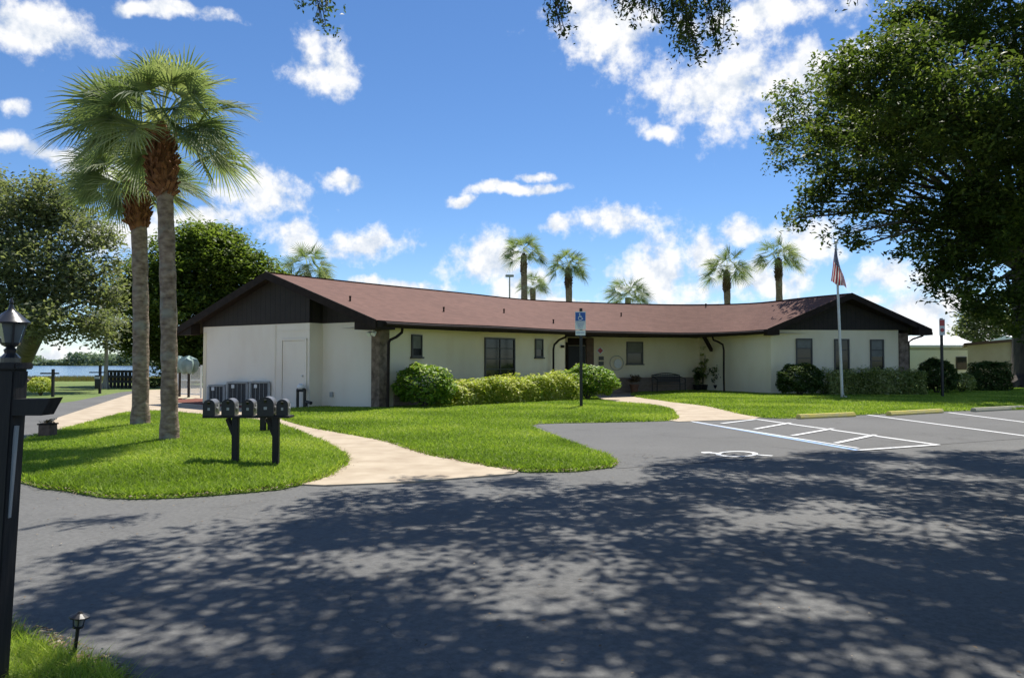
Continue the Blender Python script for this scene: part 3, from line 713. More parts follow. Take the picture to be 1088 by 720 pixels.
# wall outlet box, floodlight, plaque
pt = on((C0.x,C0.y), (b0.x,b0.y), 353.5)
MB().box((pt.x+NO.x*.04, pt.y+NO.y*.04, .43), (.11,.07,.15), ux=A).build('outlet_box', M['galv'], bl, bevel=.005)
fl = C0 - A*.22 + NO*.32
q = MB(); q.tube([fl+Vector((0,0,2.36)), fl+Vector((0,0,2.28))], .05, 10); hd = q.build('floodlight', M['white_metal'], bl)
for sx in (-.09,.09):
    MB().tube([fl+A*sx+Vector((0,0,2.28)), fl+A*sx+NO*.1+Vector((0,0,2.20))], [.04,.075], 12).build('lamp_head', M['white_metal'], hd, smooth=True)
pq = on(W1, W2, 597); MB().box((pq.x+.03, pq.y-.04, P(597,368,pq.y).z), (.20,.02,.10), ux=(Vector((W2[0]-W1[0],W2[1]-W1[1],0)))).build('number_plaque', M['trim'], bl)
# downspouts
def spout(pts, r=.042): return MB().tube(pts, r, 8).build('downspout', M['trim'], bl, smooth=True)
def sp(pxs): return spout([P(x, y, Y) for x, y, Y in pxs])
sp([(427.5,349,21.9),(427,353,22.0),(421,358,21.75),(414.5,361,21.55),(413,364,21.5),(412.5,400,21.5),(412,436,21.5)])
sp([(602,355,29.1),(601,358,29.2),(594,361,29.3),(589,366,29.15),(588,371,29.1),(588,400,29.1),(588,422,29.1)])
sp([(757,358,33.1),(758,361,33.2),(763,363,33.3),(768,366,33.2),(769,372,33.1),(769,400,33.1),(769.5,417,33.1),(773,419,32.8)])
spout([Vector((17.15,31.3,2.62)), Vector((17.1,31.35,2.5)), Vector((16.75,31.45,2.38)), Vector((16.6,31.5,2.25)), Vector((16.58,31.5,.1))])
# diagonal brace
MB().beam(P(748,357.5,33.2), P(756,372,34.3), .13, .13).build('brace', M['trim'], bl)
# roof pipes
def roof_z(x, y):
    best = None
    for i in range(nd-1):
        for q4 in ((Fp[i]+up, Fp[i+1]+up, Rp[i+1]), (Fp[i]+up, Rp[i+1], Rp[i])):
            a, b_, c = q4; v0 = (b_.x-a.x, b_.y-a.y); v1 = (c.x-a.x, c.y-a.y); v2 = (x-a.x, y-a.y)
            den = v0[0]*v1[1]-v1[0]*v0[1]
            if abs(den) < 1e-9: continue
            u = (v2[0]*v1[1]-v1[0]*v2[1])/den; w = (v0[0]*v2[1]-v2[0]*v0[1])/den
            if u >= -.001 and w >= -.001 and u+w <= 1.001: return a.z+u*(b_.z-a.z)+w*(c.z-a.z)
    return None
for px, py in ((372,320),(471.5,331),(535.5,332.5),(588,343.5),(660,336),(750,326)):
    Y = 21.0
    while Y < 40:
        p = P(px, py, Y); z = roof_z(p.x, p.y)
        if z is not None and p.z <= z: break
        Y += .02
    if Y < 40:
        MB().tube([p-Vector((0,0,.1)), p+Vector((0,0,.12)), p+Vector((0,0,.13)), p+Vector((0,0,.16))], [.028,.028,.038,.038], 8).build('vent_pipe', M['trim'], rf)

# ================================================================== FOLIAGE MAKERS
def bush(name, label, cat, c, r, m, n, leaf=.09, box=False, group=None, base=.05, seed=None, part='foliage', parent=None, smax=1.0):
    """rounded or boxy shrub: stems + dense leaf shell"""
    cx, cy = c; rx, ry, rz = r
    t = parent or thing(name, label, cat, (cx, cy, base), group)
    d = unit(n); d[:,2] = np.where(d[:,2] < -.75, -d[:,2], d[:,2])
    if box:
        k = (np.abs(d)**6).sum(1)**(1/6); d = d/k[:,None]
    ph = RNG.uniform(0, 6.28, 6)
    lump = 1 + .07*np.sin(d[:,0]*5+ph[0])*np.sin(d[:,1]*5+ph[1]) + .06*np.sin(d[:,2]*8+ph[2]+d[:,0]*7) + .05*np.sin(d[:,0]*15+ph[3])*np.sin(d[:,2]*13+ph[4]+d[:,1]*11)
    rr = (lump*(1-.28*RNG.random(n)**2 + .03*RNG.normal(size=n)))[:,None]
    C = np.array([cx, cy, base+rz*.95]) + d*rr*np.array([rx, ry, rz])
    C[:,2] = np.maximum(C[:,2], base+.03+.1*RNG.random(n))
    tone = np.clip(.42 + .3*(lump-1)*3 + .22*RNG.normal(size=n) + .12*d[:,2], 0, 1)
    np_mesh(part, leaves(C, leaf, .9, .5, out=d), 4, M[m], t, tone)
    q = MB()
    for k in range(7):
        a = k*.9; q.tube([(cx,cy,base-.06), (cx+.04*math.cos(a), cy+.04*math.sin(a), base-.02), (cx+rx*.4*math.cos(a), cy+ry*.4*math.sin(a), base+rz*.9), (cx+rx*.65*math.cos(a+.2), cy+ry*.65*math.sin(a+.2), base+rz*1.5)], [.03,.025,.018,.006], 5)
    q.build('stem', M['bark'], t)
    return t
def hedge(name, label, cat, pts, wid, hts, m, dens, leaf=.085, base=.05, group=None):
    """long hedge along polyline pts"""
    P3 = [Vector((p[0], p[1], 0)) for p in pts]; seg = [(a, b_, (b_-a).length) for a, b_ in zip(P3, P3[1:])]; tot = sum(s[2] for s in seg)
    c = sum(P3, Vector())/len(P3); t = thing(name, label, cat, (c.x, c.y, base), group)
    n = int(dens*tot); u = RNG.random(n)*tot; th = RNG.uniform(-.15, math.pi+.15, n)
    C = np.zeros((n,3)); O = np.zeros((n,3)); cum = 0
    hh = np.interp(u, np.linspace(0, tot, len(hts)), hts)
    for a, b_, l in seg:
        k = (u >= cum) & (u <= cum+l+1e-6); d = (b_-a)/l; nn = Vector((-d.y, d.x, 0))
        if nn.y > 0: nn = -nn
        s = (u[k]-cum)
        cs = np.sign(np.cos(th[k]))*np.abs(np.cos(th[k]))**.45; sn = np.abs(np.sin(th[k]))**.45
        lump = 1 + .10*np.sin(u[k]*2.3+1)*np.cos(th[k]*3) + .08*np.sin(u[k]*6.1+th[k]*4) + .05*np.sin(u[k]*13+th[k]*9)
        rr = lump*(1-.25*RNG.random(k.sum())**2 + .03*RNG.normal(size=k.sum()))
        off = cs*wid/2*rr; zz = sn*hh[k]*rr
        low = RNG.random(k.sum()) < .45; zz = np.where(low, zz*RNG.random(k.sum()), zz)
        C[k,0] = a.x + d.x*s + nn.x*off; C[k,1] = a.y + d.y*s + nn.y*off; C[k,2] = base+.03+zz
        O[k,0] = nn.x*cs; O[k,1] = nn.y*cs; O[k,2] = sn; cum += l
    ends = RNG.normal(size=(n,2))*.02; C[:,:2] += ends
    tone = np.clip(.45 + .22*np.sin(u*3.1)*.6 + .25*RNG.normal(size=n), 0, 1)
    np_mesh('foliage', leaves(C, leaf, .9, .5, out=O), 4, M[m], t, tone)
    q = MB(); cum = 0
    for a, b_, l in seg:
        k = 0
        while k < l:
            p = a+(b_-a)*(k/l); MB().tube([p+Vector((0,0,base-.05)), p+Vector((random.uniform(-.1,.1),random.uniform(-.1,.1),.5))], [.022,.012], 5).build('stem', M['bark'], t); k += .6
    return t
def oak(name, label, cat, base, lobes, m, leaf, nclump, nleaf, crad, trunk_r, fork_z, group=None, reject=None, up=.5, shell=.35, twigs=5, limb_k=1.0, fork=None, bark='bark'):
    base = Vector(base); t = thing(name, label, cat, base, group)
    fk = Vector(fork) if fork else Vector((base.x, base.y, fork_z))
    q = MB()
    mid = base.lerp(fk, .5)+Vector((.06*trunk_r, .04, 0))
    q.tube([base-Vector((0,0,.2)), base+Vector((0,0,.15)), base+Vector((0,0,.6)), mid, fk], [trunk_r*1.7, trunk_r*1.35, trunk_r*1.05, trunk_r*.95, trunk_r*.9], 14)
    for k in range(6):
        a = k*1.05+.3; q.tube([base+Vector((math.cos(a)*trunk_r*.6, math.sin(a)*trunk_r*.6, .55)), base+Vector((math.cos(a)*trunk_r*1.7, math.sin(a)*trunk_r*1.7, .12)), base+Vector((math.cos(a)*trunk_r*2.6, math.sin(a)*trunk_r*2.6, -.12))], [trunk_r*.4, trunk_r*.35, .05], 7)
    q.build('trunk', M[bark], t, smooth=True)
    Pn, Tn = [], []; ql = MB()
    for lb in lobes:
        (x, y, z, rx, ry, rz) = lb[:6]; dn = lb[6] if len(lb) > 6 else 1.0; hang = lb[7] if len(lb) > 7 else False
        c = Vector((x, y, z)); d = c-fk
        if not hang:
            m1 = fk + d*.35 + Vector((random.uniform(-.3,.3), random.uniform(-.3,.3), d.length*.10)); m2 = fk + d*.7 + Vector((random.uniform(-.4,.4), random.uniform(-.4,.4), d.length*.08))
            r0 = trunk_r*.42*limb_k*min(1, .5+rx/5)
            ql.tube([fk-Vector((0,0,.2)), m1, m2, c], [r0, r0*.7, r0*.45, r0*.22], 8)
            for k in range(twigs):
                e = Vector(unit(1)[0]); e = Vector((e.x*rx, e.y*ry, abs(e.z)*rz*.8-.2*rz))*.85
                s0_ = m2.lerp(c, random.random()); ql.tube([s0_, s0_.lerp(c+e, .5)+Vector((0,0,.15)), c+e], [r0*.24, r0*.15, .012], 5, False)
        vol = (rx*ry*rz)**(2/3)
        pts, tone = clumped((x, y, z), (rx, ry, rz), max(3, int(nclump*vol*dn)), nleaf, crad, shell)
        Pn.append(pts); Tn.append(tone)
    Pn = np.concatenate(Pn); Tn = np.concatenate(Tn)
    if reject is not None: k = reject(Pn); Pn, Tn = Pn[k], Tn[k]
    tone = np.clip(.15+.55*Tn + .2*RNG.normal(size=len(Tn)), 0, 1)
    ql.build('limb', M['bark'], t, smooth=True)
    np_mesh('crown', leaves(Pn, leaf, up, .5), 4, M[m], t, tone)
    return t

# ---- palms
def fan_palm(name, label, base, top, tr, Rad, boots=True, nleaf=34, nseg=30, group=None, bootlen=1.0, bootr=.28, seed=1, low=-.34, loc=None):
    rs = random.Random(seed); base = Vector(base); top = Vector(top)
    t = thing(name, label, 'palm tree', base, group)
    q = MB(); n = 26; pts = []; rad = []
    for i in range(n+1):
        f = i/n; p = base.lerp(top, f) + Vector((math.sin(f*3)*.04, 0, 0)); 
        if i == 0: p = p - Vector((0,0,.15))
        pts.append(p); rad.append(tr*(1+.28*math.exp(-f*14)+.05*math.sin(i*1.9)+rs.uniform(-.03,.03)))
    q.tube(pts, rad, 14); q.build('trunk', M['palm_trunk'], t, smooth=True)
    ax = (top-base).normalized()
    if boots:
        q = MB(); nb = int(150*bootlen)+40
        q.tube([top-ax*bootlen, top-ax*bootlen*.8, top-ax*bootlen*.4, top-ax*.0, top+ax*.25], [tr*.95, bootr*.72, bootr*.85, bootr*.62, tr*.5], 12)
        for k in range(nb):
            f = k/nb; a = k*2.399; z = -bootlen*(1-f)*.98; prof = bootr*(.82+.3*math.sin(min(1,f*1.25)*math.pi))*.9
            o = Vector((math.cos(a), math.sin(a), 0)); s = Vector((-math.sin(a), math.cos(a), 0))
            p0 = top+ax*z+o*prof*.72; lean = rs.uniform(-.5,.5)
            p1 = p0 + o*rs.uniform(.03,.12) + s*lean*.22 + Vector((0,0,rs.uniform(.05,.2)))
            q.beam(p0, p1, rs.uniform(.025,.055), .022, up=o)
        q.build('boots', M['boots' if tr < .2 else 'boots_dark'], t)
    V = []; T = []
    hub = top + ax*Rad*.18
    for k in range(nleaf):
        a = k*2.399+rs.uniform(-.2,.2); f = (k+.5)/nleaf; el = math.asin(max(-1, min(1, low + (1-low)*f**.85))) + rs.uniform(-.08,.08)
        o = Vector((math.cos(a)*math.cos(el), math.sin(a)*math.cos(el), math.sin(el)))
        pl = Rad*rs.uniform(.50,.72); droop = Vector((0,0,-1))*Rad*.16*(1 if el > 0 else .6)
        p1 = hub+o*pl*.55; p2 = hub+o*pl+droop
        sd = o.cross(Vector((0,0,1)))
        if sd.length < .05: sd = Vector((1,0,0))
        sd.normalize(); sd0 = sd; dead = 1.0 if (f < .10 and rs.random() < .6) else 0
        lt = min(1, max(0, .45+rs.uniform(-.22,.22)+.15*dead))
        for A0, B0 in ((hub, p1), (p1, p2)):
            V += [A0-sd*.016, A0+sd*.016, B0+sd*.012, B0-sd*.012]; T.append(.75)
        ad = (p2-p1).normalized(); ad = (ad + Vector((rs.uniform(-.2,.2),rs.uniform(-.2,.2),rs.uniform(-.40,.15)))).normalized(); nn = sd.cross(ad).normalized()
        if nn.z < 0: nn = -nn
        ro_ = rs.uniform(-1.1,1.1); sd, nn = sd*math.cos(ro_)+nn*math.sin(ro_), nn*math.cos(ro_)-sd*math.sin(ro_)
        L0 = Rad*rs.uniform(.50,.60); span = R(rs.uniform(88,112))
        for j in range(nseg):
            b_ = -span + 2*span*j/(nseg-1); ln = L0*(.66+.34*math.cos(b_*.7))*rs.uniform(.9,1.06)
            start = p2 + ad*(.18*L0*max(0,math.cos(b_))) 
            dr_ = (ad*math.cos(b_) + sd*math.sin(b_) + nn*(.30*abs(math.sin(b_)))).normalized()
            tw_ = rs.uniform(-.6,.6); wd = (dr_.cross(nn)).normalized(); wd = (wd*math.cos(tw_)+nn*math.sin(tw_)).normalized()
            w = Rad*.008+.0055*(1 if Rad < 1.5 else 1.8); prev = None; tt = lt+rs.uniform(-.12,.12)
            for (f0, f1, w0, w1) in ((0,.38,.55,1.0),(.38,.72,1.0,.6),(.72,1.0,.6,.06)):
                q0 = start+dr_*ln*f0+Vector((0,0,-1))*ln*.19*f0**2.4; q1 = start+dr_*ln*f1+Vector((0,0,-1))*ln*.19*f1**2.4*rs.uniform(.8,1.5)
                if prev is not None: q0 = prev
                V += [q0-wd*w*w0, q0+wd*w*w0, q1+wd*w*w1, q1-wd*w*w1]; T.append(min(1,max(0,tt+(.15 if f0 > .7 else 0)))); prev = q1
    np_mesh('crown', np.array([v[:] for v in V]), 4, M['palm_leaf'], t, T)
    return t
def izl(key, px, py):     # ground point on a lawn seen at px,py
    z = .1
    for _ in range(4): v = g(px, py, z); z = float(lawn_z(key, v.x, v.y)[0])
    return Vector((v.x, v.y, z))
pb1 = izl('island', 180, 467); pt1 = P(172, 146, pb1.y)
fan_palm('palm_tree', 'taller right-hand palm of the pair on the island lawn, thin ringed trunk and orange-brown boots', pb1, (pt1.x, pb1.y, pt1.z), .125, 1.38, True, 44, 36, 'tall palms on the island lawn', 1.0, .25, seed=3)
pb2 = izl('island', 149, 451); pt2 = P(146, 200, pb2.y)
fan_palm('palm_tree', 'shorter left-hand palm of the pair on the island lawn, standing just behind the other', pb2, (pt2.x, pb2.y, pt2.z), .155, 1.26, True, 38, 36, 'tall palms on the island lawn', .90, .27, seed=8)
GP = 'palms rising behind the clubhouse roof'
def bg_palm(px, cy, Y, Rd, label, seed, boots=True, br=.33):
    top = P(px, cy, Y); return fan_palm('palm_tree', label, (top.x, Y, 0), (top.x, Y, top.z), .24, Rd, boots, 30, 22, GP, 1.5, br, seed=seed, low=-.38)
bg_palm(556.5, 272, 58, 1.75, 'tallest of the leftmost palm pair behind the roof, above a shorter one', 11, True, .27)
bg_palm(566, 306, 62, 1.3, 'short palm half hidden by the roof beside the tallest palm', 12, False)
bg_palm(604, 287, 56, 1.65, 'palm with bulging boots just left of the blue parking sign', 13)
bg_palm(667, 316, 60, 1.8, 'palm whose crown alone shows above the middle of the roof', 14, False)
bg_palm(772, 290, 56, 1.85, 'left palm of the two behind the roof near the right wing', 15)
bg_palm(827, 277, 56, 1.75, 'right palm of the two behind the roof near the right wing', 16)
bg_palm(327, 290, 52, 1.9, 'pale palm crown showing behind the left gable beside the dark tree', 17, False)

# ---- big oak right
def PL(px, py, Y, r, rz=None, ry=None, dn=1.0, hang=False):
    c = P(px, py, Y); rr = r*Y/F*.93; return (c.x, c.y, c.z, rr, (ry or rr), (rz*Y/F if rz else rr*.75), dn, hang)
lob = [PL(1010,20,36,70), PL(1090,40,37,70), PL(960,60,34,48), PL(905,95,34,34), PL(875,145,35,24), PL(930,140,35,46), PL(1010,130,35,70), PL(1080,150,36,70),
       PL(880,190,35,30), PL(845,232,34.5,17,9), PL(868,205,35.5,20,14), PL(858,215,35,20,12), PL(905,225,35,24,16), PL(893,250,31.5,14,9), PL(912,262,31.5,9,7), PL(945,190,34,42), PL(1020,215,35,50), PL(1075,240,36,55), PL(985,262,34,26,16), PL(965,268,33,12,8),
       PL(1030,280,35,42,30), PL(1075,310,36,48,26), PL(1015,308,34,24,14), PL(1150,60,38,80), PL(1180,180,38,85), PL(1140,270,38,60), PL(1240,120,38,90), PL(1060,-50,37,110), PL(1190,-60,38,110), PL(960,20,35,30), PL(1230,250,38,60),
       PL(925,205,34.5,28), PL(985,238,34,26,14), PL(1012,262,34,30,16), PL(950,246,34,14,8), PL(1050,262,35,34,20), PL(940,238,34,18,9), PL(965,225,34.5,22,12), PL(1000,285,35,30,20), PL(1040,325,35.5,34,18), PL(1080,342,36,34,16), PL(990,300,34,14,10), (18,31,12,3.5,3,2.4), (22,30,11,3.5,3,2.4), (21,32,8.5,2.5,2.2,1.6), (16,32.5,14,2.5,2.5,2), (23,41,14,5,4,4), (18,42,15,4,4,3.5), (28,35,12,5,5,4)]
tb = g(1098,413.5); 
oak('oak_tree', 'huge dark live oak with a thick trunk, spreading over the right wing of the clubhouse', 'oak tree', (tb.x+.0, tb.y, .08), lob, 'oak_leaf', .24, 14, 52, .34, .95, 6.0, up=.5, shell=.2, twigs=4, limb_k=.55)

# ---- trees left
lobl = [PL(60,215,38,48), PL(20,235,38,50), PL(95,250,37,34), PL(40,285,37,60), PL(90,300,36,38), PL(-30,260,38,60), PL(0,330,36,50,30), PL(60,340,35,42,22), PL(100,345,35,24,14), PL(-60,320,36,60,35), PL(-40,200,39,50), PL(112,318,37,18), PL(118,285,38,14), PL(-110,260,38,70)]
oak('oak_tree', 'grey-green spreading oak at the left edge behind the black lamp post', 'oak tree', (*g2(12,406), 0), lobl, 'oak_grey_leaf', .22, 27, 44, .40, .55, 3.0, fork=P(38,350,38), up=.5, shell=.3)
lobf = [PL(215,285,46,60,50), PL(170,300,46,46), PL(255,290,46,42), PL(140,320,46,34), PL(200,340,45,56), PL(260,330,46,40), PL(150,360,45,34,20), PL(205,380,45,42,22), PL(285,300,48,22), PL(240,365,45,34), PL(225,262,46,36,24), PL(280,345,48,40)]
oak('ficus_tree', 'dense dark green domed tree behind the two palms and the left gable', 'tree', (*g2(205,407), 0), lobf, 'ficus_leaf', .27, 46, 36, .36, .45, 1.6, up=.8, shell=.45)
oak('slender_tree', 'slim pale-trunked tree by the lake in front of the dark railing', 'tree', (*g2(112,412.5), 0), [PL(110,352,40,18,14), PL(98,346,40,14,10), PL(122,344,40,14,10), PL(113,366,40,9,5)], 'oak_grey_leaf', .22, 26, 24, .3, .10, 3.0, up=.5, limb_k=.9, bark='pale_bark')
oak('oak_tree', 'small sunlit tree seen beneath the big oak behind the tan building', 'oak tree', (*P(1046,0,60).xy, 0), [PL(1046,338,60,26,18), PL(1028,345,60,14,12), PL(1066,346,60,18,14), PL(1040,355,60,22,10)], 'oak_grey_leaf', .32, 22, 26, .4, .3, 2.2, up=.5)
oak('oak_tree', 'bushy trees half hidden past the trunk of the big oak', 'oak tree', (*P(1130,0,66).xy, 0), [PL(1110,345,66,40,24), PL(1160,330,66,44,34), PL(1220,340,66,44,30)], 'ficus_leaf', .36, 16, 26, .5, .4, 2.2, up=.5)

# ---- far shore wood
n = 42000; X = RNG.uniform(-520, 30, n); Yw = RNG.uniform(438, 462, n); hprof = 5.2+2.4*np.sin(X*.05)+1.8*np.sin(X*.17+1)+1.2*np.sin(X*.41)
C = np.stack([X, Yw, .1+hprof*RNG.random(n)**.7], 1)
np_mesh('far_shore_trees', leaves(C, 1.7, .5, .7), 4, M['far_hazed_leaf'], tone=np.clip(.5+.3*np.sin(X*.23)+.25*RNG.normal(size=n),0,1), kind='stuff', label='low band of trees along the far shore of the lake', cat='woodland')
# reeds at the near bank
n = 16000; X = RNG.uniform(-48, -14, n); Yr = RNG.uniform(56, 64.5, n); Bz = np.zeros(n)
Bp_ = np.stack([X, Yr, Bz-.1], 1); s = np.stack([np.ones(n)*.04, np.zeros(n), np.zeros(n)], 1); hgt_ = (.18+.32*RNG.random(n))[:,None]
V = np.stack([Bp_-s, Bp_+s, Bp_+np.stack([RNG.normal(size=n)*.2, RNG.normal(size=n)*.2, np.ones(n)],1)*hgt_], 1).reshape(-1,3)
np_mesh('shore_reeds', V, 3, M['reed'], tone=RNG.random(n), kind='stuff', label='tan and green reeds along the near lake bank', cat='reeds')

# ---- canopy over the road: trunk outside the frame to the right, shades the foreground
sh = [(0,668),(12,655),(75,578),(190,566),(262,558),(330,530),(420,512),(520,505),(600,507),(660,505),(700,494),(740,486),(830,482),(960,479),(1100,477),(1230,474)]
shp = [g2(*p) for p in sh] + [(16,8),(14,-2),(2,-3),(-3.2,-1),(-3.4,2.2)]
SUN = Vector((.19,.43,1.0))
lob2 = []
n = 0; tries = 0; had = []
while n < 350 and tries < 30000:
    tries += 1
    cands = [(random.uniform(-5, 16), random.uniform(-3, 13)) for _ in range(2)]
    sx_, sy_ = max(cands, key=lambda c: min([(c[0]-h[0])**2+(c[1]-h[1])**2 for h in had] or [9]))
    if not inside(shp, np.array([sx_]), np.array([sy_]))[0]: continue
    ed = edge_dist(shp, np.array([sx_]), np.array([sy_]))[0]
    zmin = (H+.51*sy_)/(1-.51*.43)+.4 if sy_ > 0 else 6
    z = max(7.0, zmin)+random.uniform(0, 2.4); r = random.uniform(.55,1.0)
    if ed < r*.7: 
        if ed < .25: continue
        r = max(.3, ed*1.1)
    had.append((sx_, sy_)); lob2.append((sx_+SUN.x*z, sy_+SUN.y*z, z, r, r, r*.45, .9)); n += 1
def rej(Pn):
    px, py, ok = project(Pn)
    return ~(ok & (px > -20) & (px < 1108) & (py > -14) & (py < 740))
base2 = Vector((9.6, 2.2, 0))
# a real tree: thick limbs to a handful of hubs, clumps hang on them
def shade_tree():
    t = thing('oak_tree', 'live oak whose leafy twigs hang into the top of the frame and shade the road', 'oak tree', base2)
    q = MB(); fk = Vector((9.2,2.6,4.6))
    q.tube([base2-Vector((0,0,.2)), base2+Vector((0,0,.3)), base2.lerp(fk,.5), fk], [.8,.6,.48,.46], 14)
    q.build('trunk', M['bark'], t, smooth=True)
    hubs = [Vector(h) for h in ((7.5,9,9.6),(10.5,11,10.5),(12,6,9),(4,8,9.2),(1.0,7.5,8.8),(4,3.5,8),(0,3.5,7.8),(5.5,12.5,10.6),(1.8,11.5,10.2),(13,1,8),(8,-1,8),(-2,6.6,8.4),(14.5,10,10.5))]
    q = MB()
    def okp(p):
        px, py, f = project(np.array([p[:]])); return not (f[0] and -20 < px[0] < 1108 and py[0] > -8)
    for h in hubs:
        m_ = fk.lerp(h, .5)+Vector((0,0,1.3)); q.tube([fk, m_, h], [.11,.055,.025], 8)
    for lb in lob2:
        c = Vector(lb[:3]); h = min(hubs, key=lambda k: (k-c).length)
        if (h-c).length < 3.4: q.tube([h, h.lerp(c,.5)+Vector((0,0,.25)), c], [.025,.018,.008], 5, False)
    q.build('limb', M['bark'], t, smooth=True)
    Pn, Tn = [], []
    for (x, y, z, rx, ry, rz, dn) in lob2:
        p_, t_ = clumped((x,y,z), (rx,ry,rz), max(2, int(10*rx*rx)+3), 62, .19, .05); Pn.append(p_); Tn.append(t_)
    Pn = np.concatenate(Pn); Tn = np.concatenate(Tn); k = rej(Pn); Pn, Tn = Pn[k], Tn[k]
    print('shade leaves', len(Pn))
    # twigs that hang into view
    tw = [(570,-16,600,34,9.2,8),(604,-12,590,26,9.4,5),(668,-14,660,12,9.3,8),(690,-12,680,20,9.5,5),(705,-14,742,66,9.0,13),(735,-14,765,58,9.2,12),(720,-14,712,30,9.2,9),(765,-14,768,36,9.1,9),(720,-14,736,46,8.8,11),(905,-14,911,4,9.5,3),(322,-14,346,26,9.2,8),(318,-14,322,2,9.2,5),(350,-14,345,14,9.2,5),(690,-14,664,22,9.2,7),(750,-14,722,60,9.1,10),(680,-10,700,26,9.1,8)]
    tp = []; tt = []
    for x0, y0, x1, y1, Y, k in tw:
        q = MB(); a = P(x0, y0-30, Y+.3); b_ = P(x1, y1, Y)
        q.tube([a+Vector((0,0,.8)), a, a.lerp(b_,.55)+Vector((.05,0,.03)), b_], [.02,.014,.009,.004], 5)
        for j in range(k*3):
            f = (j+.5)/(k*3); c = a.lerp(b_, .25+.75*f) + Vector((random.gauss(0,.07), random.gauss(0,.1), random.gauss(0,.05)))
            if f < .9: q.tube([a.lerp(b_, .2+.6*f), c], [.005,.003], 4, False)
            pp = np.array(c[:])+RNG.normal(size=(9,3))*.045; tp.append(pp); tt.append(np.full(9, random.random()))
        q.build('twig', M['bark'], t)
    Vc = leaves(Pn, .12, .6, .5); Vt = leaves(np.concatenate(tp), .062, .1, .42)
    tone = np.concatenate([Tn, np.concatenate(tt)]); tone = np.clip(.1+.5*tone+.15*RNG.normal(size=len(tone)), 0, 1)
    np_mesh('crown', np.concatenate([Vc, Vt]), 4, M['oak_leaf'], t, tone)
shade_tree()

# ================================================================== SHRUBS
bush('shrub', 'large rounded yellow-green shrub at the left end of the yellow hedge', 'shrub', (P(452,0,22.1).x, 22.1), (.90,.75,.64), 'bush_green', 5200, .11, base=.09)
hedge('hedge', 'clipped yellow variegated hedge along the main clubhouse front', 'hedge', [(P(476,0,22.7).x,22.7), (P(520,0,23.9).x,23.9), (P(560,0,25.2).x,25.2), (P(603,0,26.8).x,26.8)], 1.1, [.72,.74,.80,.90], 'hedge_yellow', 3300, .10, base=.09)
bush('shrub', 'bright green leafy shrub right of the yellow hedge, in front of the entry door', 'shrub', (P(623,0,27.8).x, 27.8), (1.12,.75,.62), 'bush_green', 5200, .12, base=.09)
bush('shrub', 'dark rounded shrub at the left corner of the right wing', 'shrub', (P(845,0,30.0).x, 30.0), (.92,.6,.64), 'bush_dark', 7000, .11, base=.09)
hedge('hedge', 'olive flecked hedge under the three right wing windows', 'hedge', [(P(870,0,30.3).x,30.3), (P(972,0,30.5).x,30.5)], .9, [.92,.95,.97,.90], 'hedge_dim', 3600, .10, base=.09)
bush('shrub', 'dark shrub right of the right wing corner, before the white mobile home', 'shrub', (P(988,0,32).x, 32.0), (.80,.8,.74), 'bush_dark', 7500, .11, base=.09)
bush('shrub', 'low grey-green shrub between the two dark shrubs beside the red sign', 'shrub', (P(1014,0,33).x, 33.0), (.55,.5,.42), 'hedge_dim', 1800, .11, base=.09)
bush('shrub', 'square-clipped dark shrub in front of the tan building', 'shrub', (P(1043.5,0,34.5).x, 34.5), (.80,.6,.66), 'bush_dark', 8000, .11, box=True, base=.09)
bush('shrub', 'bright lime shrub in a low planter across the driveway at far left', 'shrub', (*g2(43,420),), (.50,.5,.36), 'hedge_yellow', 1500, .10, base=.06)
bush('shrub', 'low dark hedge clump by the lake behind the palms', 'shrub', (*g2(163,412),), (.8,.6,.26), 'bush_dark', 1600, .12, base=.02)

# ================================================================== THINGS
# lamp post at left edge
LX, LY = -2.165, 3.25
t = thing('lamp_post', 'black timber lamp post with carriage lantern and short cross arm at the left edge', 'lamp post', (LX-.06, LY, 0))
b_ = Vector((LX-.065, LY, -.1)); tp_ = Vector((LX, LY, 1.37))
MB().beam(b_, tp_, .10, .10, up=(0,1,0)).build('post', M['black_wood'], t, bevel=.006)
MB().box((LX, LY, 1.385), (.125,.125,.03)).build('cap', M['black_wood'], t, bevel=.005)
q = MB(); q.prism([(LX-.30,LY-.045,1.245), (LX+.185,LY-.045,1.245), (LX+.205,LY-.045,1.262), (LX+.205,LY-.045,1.275), (LX+.16,LY-.045,1.175), (LX-.28,LY-.045,1.175)][0:2]+[(LX+.205,LY-.045,1.25),(LX+.165,LY-.045,1.175),(LX-.27,LY-.045,1.175)], (0,.09,0)); q.build('cross_arm', M['black_wood'], t)
q = MB(); z0 = 1.40
q.lathe((LX,LY,z0), [(.04,0),(.04,.02),(.022,.04),(.026,.055),(.016,.065),(.034,.075),(.038,.085)], 12)
for k in range(4):
    a = math.pi/4+k*math.pi/2; q.beam((LX+.034*math.cos(a),LY+.034*math.sin(a),z0+.08), (LX+.058*math.cos(a),LY+.058*math.sin(a),z0+.168), .008, .008)
ln = q.build('lantern', M['black_gloss'], t)
q = MB(); q.tube([(LX,LY,z0+.085),(LX,LY,z0+.166)], [.036,.060], 4); gl = q.build('glass', M['lantern_glass'], ln)

q = MB(); q.lathe((LX,LY,z0), [(.073,.166),(.075,.173),(.054,.192),(.034,.212),(.016,.225),(.010,.238),(.006,.252),(.009,.258),(.002,.28)], 12); q.build('lantern_roof', M['black_gloss'], ln, smooth=True)
MB().beam((LX+.047,LY-.02,1.13), (LX+.020,LY-.02,.74), .012, .016, up=(0,1,0)).build('reflector_strip', M['galv'], t)
